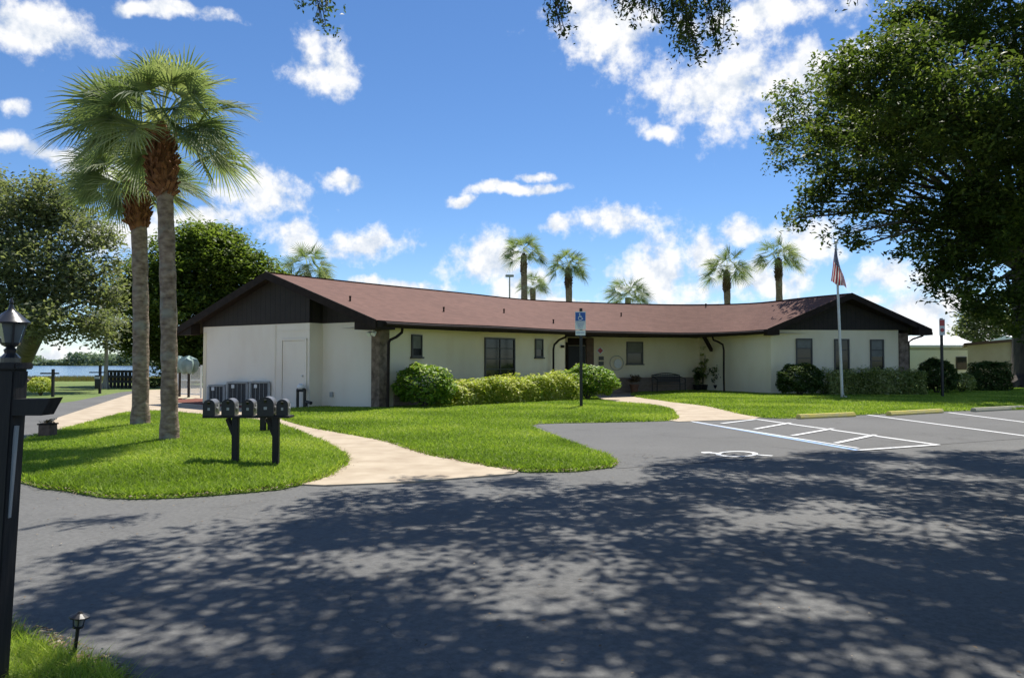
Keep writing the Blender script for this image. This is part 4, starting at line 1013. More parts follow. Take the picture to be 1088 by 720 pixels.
# path light
pl = g(79,697,.03); pl = Vector((pl.x, pl.y, .04))
t = thing('path_light', 'small black path light leaning in the corner grass', 'path light', pl)
ax2 = Vector((.12,0,1)).normalized()
MB().tube([pl-ax2*.03, pl+ax2*.125], .0085, 8).build('stake', M['black_paint'], t)
q = MB(); q.tube([pl+ax2*.125, pl+ax2*.132], [.024,.024], 10)
for k in range(4):
    a = k*math.pi/2+.4; o = Vector((math.cos(a)*.02, math.sin(a)*.02, 0)); q.beam(pl+ax2*.13+o, pl+ax2*.175+o*1.25, .004, .004)
q.build('cage', M['black_paint'], t)
MB().tube([pl+ax2*.133, pl+ax2*.172], [.016,.020], 10).build('lens', M['lantern_glass'], t)
MB().tube([pl+ax2*.173, pl+ax2*.178, pl+ax2*.192, pl+ax2*.2], [.044,.044,.016,.008], 12).build('hood', M['black_paint'], t)

# mailboxes on a plank
mz = g(250,497,.1); YM = 10.15
p1_ = izl('island', 250, 496); p2_ = izl('island', 293, 489); YM = (p1_.y+p2_.y)/2; p1_.x *= YM/p1_.y; p2_.x *= YM/p2_.y; p1_.y = p2_.y = YM
zpl = P(544, 442.5, YM).z
t = thing('mailbox_stand', 'black plank on two square posts carrying the mailboxes on the island lawn', 'mailbox stand', (p1_.x, p1_.y, p1_.z))
for p in (p1_, p2_): MB().beam(Vector((p.x,p.y,p.z-.15)), Vector((p.x,p.y+.0,zpl-.016)), .08, .08, up=(0,1,0)).build('post', M['black_wood'], t, bevel=.006)
xa = P(220,0,YM).x; xb = P(315,0,YM).x
MB().box(((xa+xb)/2, YM+.06, zpl-.0), (xb-xa-.06, .24, .03)).build('plank', M['black_wood'], t, bevel=.005)
for p in (p1_, p2_): MB().beam(Vector((p.x-.0,p.y+.04,zpl-.32)), Vector((p.x-.14,p.y+.10,zpl-.03)), .05, .05).build('bracket', M['black_wood'], t)
def mailbox(label, px, w, h, L, rz, zb, Yf, first=None):
    x = P(px,0,Yf).x; loc = Vector((x, Yf, zb))
    t = thing('mailbox', label, 'mailbox', (0,0,0), 'mailboxes on the plank')
    n = 14
    prof = [(-w/2,0)] + [(-w/2*math.cos(math.pi*k/n), (h-w/2)+w/2*math.sin(math.pi*k/n)) for k in range(n+1)] + [(w/2,0)]
    prof = [prof[0]]+prof[1:]
    MB().prism([(a, 0, z) for a, z in prof], (0, L, 0)).build('body', M['mail_body'], t, smooth=True)
    s = 1.05
    dd = MB().prism([(a*s, -.018, z*1.02) for a, z in prof], (0,.016,0)).build('door', M['black_paint'], t)
    MB().beam((0,-.035,h*.88), (0,-.02,h*.72), .03, .012).build('latch', M['black_paint'], dd)
    MB().box((0,-.021,h*.42), (w*.2,.004,.035)).build('emblem', M['galv'], dd)
    q = MB(); q.beam((w/2+.008,L*.25,h*.45), (w/2+.008,L*.62,h*.45), .008, .022); q.box((w/2+.008, L*.62, h*.50), (.006,.06,.07)); q.build('flag', M['galv'], t)
    t.location = loc; t.rotation_euler = (0,0,rz); ORG[t.name] = loc
    return t
zt_ = zpl+.0155
mailbox('leftmost of the five black mailboxes, tilting its square front left', 227.5, .140, .205, .36, .20, zt_, YM-.04)
mailbox('second black mailbox from the left, above the left post', 247.5, .155, .215, .36, .20, zt_, YM-.06)
mailbox('third black mailbox, the middle one of the five', 268, .140, .205, .36, .20, zt_, YM-.02)
mailbox('largest black mailbox, fourth from the left above the right post', 286.5, .195, .24, .38, .19, zt_, YM-.10)
mailbox('rightmost of the five black mailboxes with a sunlit top', 304, .140, .205, .36, .20, zt_, YM-.0)
# short posts behind
for k, (px, lb_) in enumerate(((279.5,'short black timber post behind the mailboxes, the left of two'),(287.5,'short black timber post behind the mailboxes, the right of two'))):
    p = izl('island', px, 458.5); zz = P(544, 441, p.y).z
    MB().beam((p.x,p.y,p.z-.1), (p.x,p.y,zz), .10, .10, up=(0,1,0)).build('timber_post', M['black_wood'], label=lb_, cat='post', group='short posts behind the mailboxes', loc=p, bevel=.008)

# AC condensers
def ac(px0, px1, yt, yb, Yb, label, light=False):
    p0 = P(px0,0,Yb); p1 = P(px1,0,Yb); w = (p1.x-p0.x); h = P(544,yt,Yb).z-.06; c = Vector(((p0.x+p1.x)/2, Yb+w*.4, .05))
    t = thing('air_conditioner', label, 'air conditioner', c, 'condensers by the left gable wall')
    w *= .92; rz = .14
    MB().box(c+Vector((0,0,.02)), (w*1.15,w*1.15,.06), rz=rz).build('pad', M['grey_concrete'], t)
    MB().box(c+Vector((0,0,.05+h*.46)), (w*.94,w*.94,h*.88), rz=rz).build('grille', M['ac_grille'], t)
    q = MB(); cs, sn = math.cos(rz), math.sin(rz)
    for i, j in ((-1,-1),(1,-1),(1,1),(-1,1)):
        x, y = i*w*.48, j*w*.48; q.box(c+Vector((x*cs-y*sn, x*sn+y*cs, .05+h*.46)), (.06,.06,h*.9), rz=rz)
    for i in range(5):
        u = -w*.4+w*.8*i/4
        for sgn in (-1,1):
            x, y = u, sgn*w*.482; q.box(c+Vector((x*cs-y*sn, x*sn+y*cs, .05+h*.46)), (.012,.012,h*.86), rz=rz)
            x, y = sgn*w*.482, u; q.box(c+Vector((x*cs-y*sn, x*sn+y*cs, .05+h*.46)), (.012,.012,h*.86), rz=rz)
    q.build('guard', M['galv'], t)
    q = MB(); q.box(c+Vector((0,0,.05+h*.95)), (w,w,.06), rz=rz); q.build('top_panel', M['galv'], t, bevel=.01)
    x, y = -w*.2, -w*.50; MB().box(c+Vector((x*cs-y*sn, x*sn+y*cs, .05+h*.78)), (.09,.02,.11), rz=rz).build('badge', M['white_metal'], t)
ac(225,243,410,431,24.6,'left of the three grey air conditioners against the white gable')
ac(244,267,406.5,432,24.1,'middle grey air conditioner with a pale top edge')
ac(268,290,406,433,23.6,'right of the three air conditioners, darkest and nearest the service door')
# backflow preventer
bp = on((C0.x,C0.y),(b0.x,b0.y),340); bp = Vector((bp.x, bp.y, .08)) + NO*.75
t = thing('backflow_preventer', 'dark backflow pipework with a white cap beside the service door', 'backflow preventer', bp)
for s_, nm in ((-.16,'riser'),(.14,'riser')): MB().tube([bp+A*s_-Vector((0,0,.1)), bp+A*s_+Vector((0,0,.52))], .045, 10).build(nm, M['black_paint'], t, smooth=True)
MB().tube([bp+A*-.16+Vector((0,0,.50)), bp+A*.14+Vector((0,0,.50))], .055, 10).build('valve_body', M['black_paint'], t, smooth=True)
MB().lathe(bp+Vector((0,0,.53)), [(.09,0),(.12,.04),(.10,.12),(.04,.16)], 12).build('cap', M['white_metal'], t, smooth=True)
MB().tube([bp-A*.24+Vector((0,0,.02)), bp-A*.24+Vector((0,0,.16)), bp-A*.45+Vector((0,0,.12))], .05, 8).build('low_valve', M['black_paint'], t, smooth=True)
# accessible parking sign
def sign_post(name, label, base, h, w, m=M['black_paint']):
    t = thing(name, label, 'sign', base)
    MB().box((base.x, base.y, base.z+h/2-.1), (w, w, h+.2)).build('post', m, t, bevel=.004); return t
def text(body, size, m, parent, loc, align='CENTER'):
    cu = bpy.data.curves.new('lettering', 'FONT'); cu.body = body; cu.size = size; cu.align_x = align; cu.align_y = 'CENTER'; cu.extrude = .001
    tmp = bpy.data.objects.new('tmp', cu); COL.objects.link(tmp); dg = bpy.context.evaluated_depsgraph_get(); dg.update()
    me = bpy.data.meshes.new_from_object(tmp.evaluated_get(dg)); bpy.data.objects.remove(tmp)
    me.transform(Matrix.Translation(Vector(loc)-ORG[parent.name]) @ Matrix.Rotation(R(90),4,'X')); me.materials.clear(); me.materials.append(m)
    o = bpy.data.objects.new('lettering', me); COL.objects.link(o); o.parent = parent; ORG[o.name] = ORG[parent.name]; return o
sb = izl('main', 617.5, 432)
topz = P(544, 327.5, sb.y).z
t = sign_post('parking_sign', 'blue and white accessible parking sign on a black post in the main lawn', sb, topz-sb.z, .085)
k = sb.y/F
def plate(name, y0, y1, w, m, parent, yy):
    z0, z1 = P(544,y1,sb.y).z, P(544,y0,sb.y).z
    return MB().box((sb.x-.02, yy, (z0+z1)/2), (w,.006,z1-z0)).build(name, m, parent), (z0+z1)/2, z1-z0
yf = sb.y-.055
s1_, zc, hh_ = plate('sign_panel', 331, 350, .31, M['sign_white'], t, yf)
sbk, zc1, h1 = plate('blue_field', 332, 341, .29, M['sign_blue'], s1_, yf-.006)
wheelchair('wheelchair_emblem', (sb.x-.02, yf-.0105, zc1-.01), (1,0,0), (0,0,1), .19, M['sign_white'], 0, parent=s1_)
zc2 = P(544,345.3,sb.y).z
for i_, w_ in enumerate(('PARKING BY', 'DISABLED', 'PERMIT', 'ONLY')): text(w_, .052, M['sign_blue'], s1_, (sb.x-.02, yf-.005, zc2+.078-i_*.052))
s2_, zc3, h3 = plate('fine_panel', 350.7, 356.3, .29, M['sign_white'], t, yf)
text('$250 FINE', .055, M['sign_blue'], s2_, (sb.x-.02, yf-.005, zc3))
# red/white sign on right
rb = izl('right', 1001.5, 421.5); topz = P(544,338,rb.y).z
t = sign_post('warning_sign', 'narrow red and white sign on a black post at the right end of the lawn', rb, topz-rb.z, .08)
z0, z1 = P(544,356,rb.y).z, P(544,339,rb.y).z
sp_ = MB().box((rb.x, rb.y-.05, (z0+z1)/2), (.21,.006,z1-z0)).build('sign_panel', M['paint_white'], t)
MB().box((rb.x, rb.y-.0565, z1-.14), (.19,.005,.22)).build('red_field', M['red_paint'], sp_)
q = MB(); q.tube([(rb.x,rb.y-.059,z0+.19),(rb.x,rb.y-.056,z0+.19)], .075, 20); q.build('red_disc', M['red_paint'], sp_)
# flagpole with limp flag
fb = izl('right', 895, 422.5); ftz = P(544, 259, fb.y).z
lean_ = -.16
t = thing('flagpole', 'pale grey flagpole in the lawn before the right wing', 'flagpole', fb)
MB().tube([fb-Vector((0,0,.2)), fb+Vector((lean_*.5,0,(ftz-fb.z)*.5)), Vector((fb.x+lean_,fb.y,ftz))], [.055,.048,.034], 12).build('pole', M['alu'], t, smooth=True)
MB().lathe((fb.x+lean_,fb.y,ftz), [(.02,0),(.06,.03),(.075,.07),(.06,.11),(.01,.14)], 12).build('finial', M['alu'], t, smooth=True)
MB().tube([fb+Vector((.05,0,0)), fb+Vector((.11,0,.03)), fb+Vector((.11,0,.06))], [.16,.12,.06], 12).build('collar', M['grey_concrete'], t)
def flag():
    m, nt, out = new_mat('stars_and_stripes_cloth'); L = nt.links.new
    p = N(nt, 'ShaderNodeBsdfPrincipled', i_Roughness=.8); tr = N(nt, 'ShaderNodeBsdfTranslucent'); mxs = N(nt, 'ShaderNodeMixShader'); mxs.inputs[0].default_value = .35
    uv = N(nt, 'ShaderNodeUVMap'); sx = N(nt, 'ShaderNodeSeparateXYZ'); L(uv.outputs[0], sx.inputs[0])
    ml = N(nt, 'ShaderNodeMath', operation='MULTIPLY'); ml.inputs[1].default_value = 6.5; L(sx.outputs[1], ml.inputs[0])
    fr = N(nt, 'ShaderNodeMath', operation='FRACT'); L(ml.outputs[0], fr.inputs[0]); gt = N(nt, 'ShaderNodeMath', operation='GREATER_THAN'); gt.inputs[1].default_value = .5; L(fr.outputs[0], gt.inputs[0])
    mx = N(nt, 'ShaderNodeMix', data_type='RGBA'); L(gt.outputs[0], mx.inputs[0]); mx.inputs[6].default_value = (.50,.03,.04,1); mx.inputs[7].default_value = (.85,.83,.80,1)
    lt = N(nt, 'ShaderNodeMath', operation='LESS_THAN'); lt.inputs[1].default_value = .40; L(sx.outputs[0], lt.inputs[0])
    g5 = N(nt, 'ShaderNodeMath', operation='GREATER_THAN'); g5.inputs[1].default_value = 6/13; L(sx.outputs[1], g5.inputs[0])
    mu = N(nt, 'ShaderNodeMath', operation='MULTIPLY'); L(lt.outputs[0], mu.inputs[0]); L(g5.outputs[0], mu.inputs[1])
    mp = N(nt, 'ShaderNodeMapping'); mp.inputs['Scale'].default_value = (24,15,1); L(uv.outputs[0], mp.inputs[0]); vo = N(nt, 'ShaderNodeTexVoronoi', i_Scale=1.0, i_Randomness=0.0); L(mp.outputs[0], vo.inputs[0])
    st = N(nt, 'ShaderNodeMath', operation='LESS_THAN'); st.inputs[1].default_value = .27; L(vo.outputs['Distance'], st.inputs[0])
    mc = N(nt, 'ShaderNodeMix', data_type='RGBA'); L(st.outputs[0], mc.inputs[0]); mc.inputs[6].default_value = (.012,.022,.11,1); mc.inputs[7].default_value = (.7,.7,.7,1)
    m2 = N(nt, 'ShaderNodeMix', data_type='RGBA'); L(mu.outputs[0], m2.inputs[0]); L(mx.outputs[2], m2.inputs[6]); L(mc.outputs[2], m2.inputs[7])
    L(m2.outputs[2], p.inputs['Base Color']); L(m2.outputs[2], tr.inputs[0]); L(p.outputs[0], mxs.inputs[1]); L(tr.outputs[0], mxs.inputs[2]); L(mxs.outputs[0], out.inputs[0])
    # limp cloth: hoist down the pole, the fly drops and gathers in folds
    nu, nv = 60, 24; zt = P(544,262,fb.y).z; px_ = fb.x+lean_; b = MB(); uvs = []
    for i in range(nu+1):
        u = i/nu
        for j in range(nv+1):
            v = j/nv                      # v=1 top edge
            z = zt - .85*(1-v)*(1-.72*u) - 1.30*u - .03*math.sin(v*9+u*3)*u
            x = px_ + .02 + .04*math.sin(u*2.6) + (.5-v)*(.16+.44*u**.75)
            y = fb.y - .11 + .05*math.sin(v*8+u*2)*min(1, u*2.2)
            b.v.append((x, y, z)); uvs.append((u, v))
    for i in range(nu):
        for j in range(nv):
            a = i*(nv+1)+j; b.f.append((a, a+nv+1, a+nv+2, a+1)); b.m.append(0)
    o = b.build('flag', m, label='limp stars and stripes flag hanging at the top of the pale flagpole', cat='flag', loc=(px_, fb.y, zt), smooth=True)
    ul = o.data.uv_layers.new(name='UVMap')
    for l in o.data.loops: ul.data[l.index].uv = uvs[l.vertex_index]
flag()
# wheel stops
def wstop(x0, y0, x1, y1, m, label):
    a = g(x0, y0); b2 = g(x1, y1); d = (b2-a); L_ = d.length; d.normalize(); c = (a+b2)/2; n_ = Vector((-d.y, d.x, 0))
    prof = [(-.085,.012),(-.085,.05),(-.05,.12),(.05,.12),(.085,.05),(.085,.012)]
    MB().prism([a+n_*u+Vector((0,0,z)) for u, z in prof], d*L_).build('wheel_stop', m, label=label, cat='wheel stop', group='concrete wheel stops along the lawn', loc=c, bevel=.008)
wstop(848,445.2,907,442.6, M['yellow_concrete'], 'yellow concrete wheel stop nearest the hatched bay')
wstop(944,441.8,1000,438.6, M['yellow_concrete'], 'worn yellow wheel stop between the flagpole and the red sign')
wstop(1034,437.6,1086,434.8, M['grey_concrete'], 'faded pale wheel stop at the far right in the oak shade')
# entrance things
def wp(px, off=.06, a=W4, b_=W5):
    p = on(a, b_, px); d = Vector((b_[0]-a[0], b_[1]-a[1], 0)).normalized(); n_ = Vector((d.y,-d.x,0)); return p+n_*off, d, n_
p, d, n_ = wp(637.5, .02); z = P(544,372.3,p.y).z
t = thing('wall_sign', 'small red diamond sign on a white backing by the entry', 'sign', (p.x,p.y,z))
def dia(q, c, s, off, th): q.prism([c+n_*off+d*s, c+n_*off+Vector((0,0,s)), c+n_*off-d*s, c+n_*off-Vector((0,0,s))], n_*th)
q = MB(); dia(q, Vector((p.x,p.y,z)), .19, 0, .01); q.build('backing', M['sign_white'], t)
q = MB(); dia(q, Vector((p.x,p.y,z)), .135, .012, .006); q.build('red_face', M['red_paint'], t)
for y_, lb_ in ((380.5,'upper dark notice plate under the red diamond sign'),(386,'lower dark notice plate under the red diamond sign')):
    z = P(544,y_,p.y).z; q = MB(); q.box((p.x+.05,p.y,z), (.24,.015,.17), ux=d); q.build('notice_plate', M['frame_dark'], label=lb_, cat='sign', loc=(p.x+.05,p.y,z), group='notice plates by the entry')
p, d, n_ = wp(655, .03); z = P(544,385.5,p.y).z; cc = Vector((p.x,p.y,z))
t = thing('wall_wreath', 'round white wall ornament inside a thin dark ring on the entry wall', 'ornament', cc)
q = MB(); q.tube([cc+d*(.33*math.cos(a_))+Vector((0,0,.33*math.sin(a_))) for a_ in [i*2*math.pi/28 for i in range(29)]], .014, 6); q.build('ring', M['galv'], t)
q = MB(); q.prism([cc+d*(.05+.19*math.cos(a_))+Vector((0,0,-.03+.21*math.sin(a_))) for a_ in [i*2*math.pi/24 for i in range(24)]], n_*.02); q.build('plaque', M['white_paint'], t)
# potted plant
p, d, n_ = wp(668.5, .55)
t = thing('potted_plant', 'brown dried plant in a clay pot left of the black bench', 'plant', (p.x,p.y,.0))
MB().lathe((p.x,p.y,.0), [(.13,0),(.17,.2),(.2,.36),(.22,.38),(.22,.42),(.17,.42)], 14).build('pot', M['terracotta'], t, smooth=True)
pts_, tn_ = clumped((p.x,p.y,.68), (.24,.24,.22), 30, 16, .06, .3); np_mesh('foliage', leaves(pts_, .09), 4, M['litter'], t, tn_*.45)
# bench
p, d, n_ = wp(700, .75); bo = Vector((p.x,p.y,.02)); wB = 1.38
t = thing('bench', 'black metal bench against the brick base of the entry wall', 'bench', bo)
def bp_(u, v, z): return bo + d*u + n_*v + Vector((0,0,z))
for i in range(5): MB().beam(bp_(-wB/2, .05+i*.1, .43), bp_(wB/2, .05+i*.1, .43), .075, .022).build('seat_slat', M['black_paint'], t)
q = MB()
for z_ in (.52,.59,.66,.73,.80): q.beam(bp_(-wB/2, -.02-.12*(z_-.45), z_), bp_(wB/2, -.02-.12*(z_-.45), z_), .03, .05)
q.tube([bp_(-wB/2+wB*i/16, -.07, .80+.10*math.sin(math.pi*i/16)) for i in range(17)], .02, 6)
for i in range(1,16): q.beam(bp_(-wB/2+wB*i/16, -.03, .52), bp_(-wB/2+wB*i/16, -.065, .80+.08*math.sin(math.pi*i/16)), .014, .014)
q.build('backrest', M['black_paint'], t)
for s_ in (-1,1):
    q = MB(); q.tube([bp_(s_*wB/2, -.06, .74), bp_(s_*wB/2, .2, .70), bp_(s_*wB/2, .46, .66), bp_(s_*wB/2, .50, .58)], .022, 6); q.build('armrest', M['black_paint'], t)
    for v0, v1, zt2 in ((-.02,-.06,.78),(.47,.50,.62)): MB().tube([bp_(s_*wB/2, v0+.0, -.02), bp_(s_*wB/2, v0, .4), bp_(s_*wB/2, v1, zt2)], .022, 6).build('leg', M['black_paint'], t)
# tall corner plant and dark leafy plant
def pot_plant(px, off, label, h, r, n_cl, m, leaf):
    p, d, n_ = wp(px, off); t = thing('potted_plant', label, 'plant', (p.x,p.y,0))
    MB().lathe((p.x,p.y,0), [(.14,0),(.19,.22),(.22,.34),(.23,.38),(.18,.38)], 14).build('pot', M['black_paint'], t, smooth=True)
    q = MB()
    for k in range(5):
        a_ = k*1.3; q.tube([(p.x,p.y,.3), (p.x+.06*math.cos(a_),p.y+.06*math.sin(a_),h*.6), (p.x+r*.6*math.cos(a_),p.y+r*.6*math.sin(a_),h)], [.014,.01,.005], 5)
    q.build('stem', M['bark'], t)
    pts_, tn_ = clumped((p.x,p.y,.35+h*.55), (r,r,h*.5), n_cl, 14, .08, .2); np_mesh('foliage', leaves(pts_, leaf), 4, M[m], t, tn_*.7)
pot_plant(733, .7, 'green plant right of the black bench', .75, .22, 26, 'bush_dark', .12)
pot_plant(750, 1.1, 'dark bushy plant under the diagonal roof brace', .95, .33, 50, 'bush_dark', .13)
pot_plant(741, .5, 'thin tall climbing plant in the corner of the entry porch', 1.75, .22, 16, 'hedge_dim', .12)

# background left: posts, railing, fence, umbrellas, planter
p = g(56,421.5); k = p.y/F
t = thing('cross_arm_post', 'black T-shaped post beside the lime shrub across the driveway', 'post', p)
zt3 = P(544,392,p.y).z; za = P(544,396.5,p.y).z
MB().beam(p-Vector((0,0,.1)), p+Vector((0,0,zt3)), .09, .09, up=(0,1,0)).build('post', M['black_wood'], t)
MB().box((p.x-.14,p.y,za), (.72,.105,.06)).build('cross_arm', M['black_wood'], t)
p = g(106,418); zt3 = P(544,388,p.y).z; za = P(544,395.5,p.y).z
t = thing('mailbox_post', 'black cross-arm post with a dark box hanging on it near the slender tree', 'mailbox', p)
MB().beam(p-Vector((0,0,.1)), p+Vector((0,0,zt3)), .09, .09, up=(0,1,0)).build('post', M['black_wood'], t)
MB().box((p.x-.12,p.y,za), (.70,.105,.05)).build('cross_arm', M['black_wood'], t)
MB().box((p.x+.0,p.y-.14,P(544,405.5,p.y).z), (.26,.16,.60)).build('box', M['black_paint'], t, bevel=.02)
MB().box((p.x+.0,p.y-.25,P(544,401,p.y).z), (.22,.05,.10)).build('box_lid', M['galv'], t)
# planter stump
p = izl('island', 47, 464.5); p.x += 0
t = thing('planter', 'small brown square planter at the driveway edge of the island lawn', 'planter', p)
MB().box((p.x,p.y+.1,p.z+.11), (.22,.22,.24)).build('box', M['brick'], t, bevel=.01)
MB().box((p.x,p.y+.1,p.z+.236), (.25,.25,.025)).build('rim', M['trim'], t, bevel=.004)
pts_, tn_ = clumped((p.x,p.y+.1,p.z+.28), (.1,.1,.05), 10, 10, .03, .2); np_mesh('foliage', leaves(pts_, .05), 4, M['litter'], t, tn_*.6)
# railing by lake
a_ = g(114,411.5); b_ = g(146,412.5)
t = thing('railing', 'dark timber railing by the lake behind the slender tree', 'railing', a_)
nn_ = 9
for i in range(nn_): 
    q_ = a_.lerp(b_, i/(nn_-1)); MB().box((q_.x,q_.y,.45), (.12,.12,1.0)).build('post', M['black_wood'], t)
for z_ in (.35,.62,.92): MB().beam(a_+Vector((-.1,-.08,z_)), b_+Vector((.1,-.08,z_)), .05, .13, up=(0,0,1)).build('rail', M['black_wood'], t)
# white fence and gate left of gable
a_ = g(184,424.0); b_ = Vector((lc.x-.1, lc.y+3.2, 0)); b_ = P(219,0,29.5); b_.z = 0; a_ = P(183,0,30.5); a_.z = 0
t = thing('fence', 'open white metal fence between the palms and the left gable', 'fence', a_)
for i in range(4):
    q_ = a_.lerp(b_, i/3); MB().box((q_.x,q_.y,.65), (.06,.06,1.3)).build('post', M['white_metal'], t)
for z_ in (.15,.7,1.22): MB().beam(a_+Vector((0,0,z_)), b_+Vector((0,0,z_)), .03, .045).build('rail', M['white_metal'], t)
q = MB()
for i in range(34):
    q_ = a_.lerp(b_, (i+.5)/34); q.box((q_.x,q_.y+.02,.68), (.016,.012,1.06))
q.build('picket', M['white_metal'], t, kind=None)
def umbrella(px, Y, label, tilt):
    bs = P(px,0,Y); bs.z = 0; zt = P(544,379,Y).z
    t = thing('patio_umbrella', label, 'umbrella', bs, 'folded teal umbrellas')
    MB().tube([bs+Vector((0,0,-.02)), bs+Vector((0,0,zt))], .05, 8).build('pole', M['bark'], t)
    MB().lathe(bs, [(.24,0),(.24,.05),(.06,.09)], 14).build('base', M['grey_concrete'], t)
    prof = [(.20,zt-.62),(.30,zt-.52),(.36,zt-.28),(.27,zt-.10),(.06,zt)]
    q = MB(); n0 = len(q.v); q.lathe(bs, prof, 16)
    for i in range(len(q.v)):
        x, y, z = q.v[i]; a_ = math.atan2(y-bs.y, x-bs.x); s_ = .86+.26*math.sin(a_*7+tilt)
        q.v[i] = (bs.x+(x-bs.x)*s_, bs.y+(y-bs.y)*s_, z+.05*math.sin(a_*5+tilt+1))
    q.build('canopy', M['teal'], t, smooth=True)
umbrella(196.5, 29.0, 'left of two faded teal patio umbrellas beside the white fence', 0)
umbrella(206, 28.4, 'right of two faded teal patio umbrellas, nearest the left gable', 2)
# light pole behind roof
p = P(541.5,0,62); zt3 = P(544,294,62).z
t = thing('light_pole', 'thin grey light pole rising behind the roof left of the tallest palm', 'light pole', (p.x,62,0))
MB().tube([(p.x,62,-.2),(p.x,62,zt3)], [.10,.05], 8).build('pole', M['galv'], t)
MB().box((p.x,61.8,zt3+.05), (.7,.35,.18)).build('lamp_head', M['galv'], t, bevel=.03)
# mobile home & tan building
Yh = 50
x0, x1 = P(955,0,Yh).x, P(1024,0,Yh).x; zr = P(544,369,Yh).z
t = thing('mobile_home', 'white mobile home with a flat white roof behind the right shrubs', 'mobile home', ((x0+x1)/2, Yh+2, 0))
MB().box(((x0+x1)/2, Yh+2, zr/2), (x1-x0, 4, zr)).build('wall', M['mobile_wall'], t)
MB().prism([(x0-.3,Yh-.4,zr+.01),(x0-.3,Yh-.4,zr+.16),(x0-.3,Yh+2,zr+.80),(x0-.3,Yh+4.4,zr+.16),(x0-.3,Yh+4.4,zr+.01)], (x1-x0+.6,0,0)).build('roof', M['white_roof'], t)
MB().box(((x0+x1)/2, Yh-.03, zr-.12), (x1-x0, .05, .1)).build('fascia', M['galv'], t)
for px_, w_ in ((1014,.7),):
    cx_ = P(px_,0,Yh).x; wn = MB().box((cx_, Yh-.03, 1.35), (w_,.06,.85)).build('window', M['frame_dark'], t); MB().box((cx_, Yh-.065, 1.35), (w_-.12,.02,.73)).build('pane', M['pane'], wn)
MB().box(((x0+x1)/2, Yh-.02, .22), (x1-x0-.02, .04, .4)).build('skirting', M['galv'], t)
Yt = 42.5
x0, x1 = P(1021,0,Yt).x, P(1068,0,Yt).x; zl, zr2 = P(544,366.5,Yt).z, P(544,361,Yt).z
t = thing('tan_building', 'small tan building with a brown flat roof edge left of the big oak trunk', 'building', ((x0+x1)/2, Yt+2.5, 0))
MB().prism([(x0,Yt,0),(x1+1.2,Yt,0),(x1+1.2,Yt,zr2),(x0,Yt,zl)], (3.1,5,0)).build('wall', M['tan_wall'], t)
MB().prism([(x0-.5,Yt-.5,zl-.04),(x1+1.6,Yt-.5,zr2+.04),(x1+1.6,Yt-.5,zr2+.20),(x0-.5,Yt-.5,zl+.10)], (3.5,6,0)).build('roof', M['wood_panel'], t)
MB().beam((P(1068,0,Yt).x,Yt-.08,0), (P(1068,0,Yt).x,Yt-.08,zr2), .09, .09, up=(0,1,0)).build('downspout', M['white_metal'], t)
# second white home behind right and a few beyond for depth
t = thing('mobile_home', 'pale mobile home further right, mostly hidden by the big oak trunk', 'mobile home', (44,56,0))
MB().box((44,56,1.4), (14,4,2.8)).build('wall', M['mobile_wall'], t)
MB().prism([(36.7,53.6,2.81),(36.7,53.6,2.95),(36.7,56,3.4),(36.7,58.4,2.95),(36.7,58.4,2.81)], (14.6,0,0)).build('roof', M['white_roof'], t)
for cx_ in (39,43,47): 
    wn = MB().box((cx_,53.97,1.6), (1,.06,.9)).build('window', M['frame_dark'], t); MB().box((cx_,53.93,1.6), (.86,.02,.76)).build('pane', M['pane'], wn)

# leaf litter on the road
n = 1600; c = np.stack([RNG.uniform(-6,10,n), RNG.uniform(2.4,12,n)], 1); ok = ~inside(cornp, c[:,0], c[:,1]) & ~inside(LAWNS['island'][0], c[:,0], c[:,1]) & ~inside(LAWNS['main'][0], c[:,0], c[:,1])
c = c[ok]; n = len(c); C = np.stack([c[:,0], c[:,1], np.full(n,.016)], 1)
V = leaves(C, .024, 6.0, .5); np_mesh('leaf_litter', V, 4, M['litter'], tone=RNG.random(n)*.7, kind='stuff', label='scattered tiny fallen leaves on the asphalt', cat='leaf litter')
ce = []
for key in ('island', 'main'):
    pl_ = LAWNS[key][0]
    for a, b__ in zip(pl_, pl_[1:]+pl_[:1]):
        if min(a[1], b__[1]) > 13: continue
        for k in range(int(math.hypot(a[0]-b__[0], a[1]-b__[1])*70)):
            f = random.random(); dd_ = abs(random.gauss(0,.06)); ang_ = random.uniform(0,6.28); ce.append((a[0]+(b__[0]-a[0])*f+dd_*math.cos(ang_), a[1]+(b__[1]-a[1])*f+dd_*math.sin(ang_), .03+.02*random.random()))
for a, b__ in zip(cornp[2:7], cornp[3:8]):
    for k in range(60): f = random.random(); ce.append((a[0]+(b__[0]-a[0])*f+random.gauss(0,.03), a[1]+(b__[1]-a[1])*f+random.gauss(0,.03), .045))
C = np.array(ce); np_mesh('edge_litter', leaves(C, .03, 2.0, .5), 4, M['litter'], tone=RNG.random(len(C))*.8, kind='stuff', label='dry leaves gathered along the edge of the corner grass', cat='leaf litter')

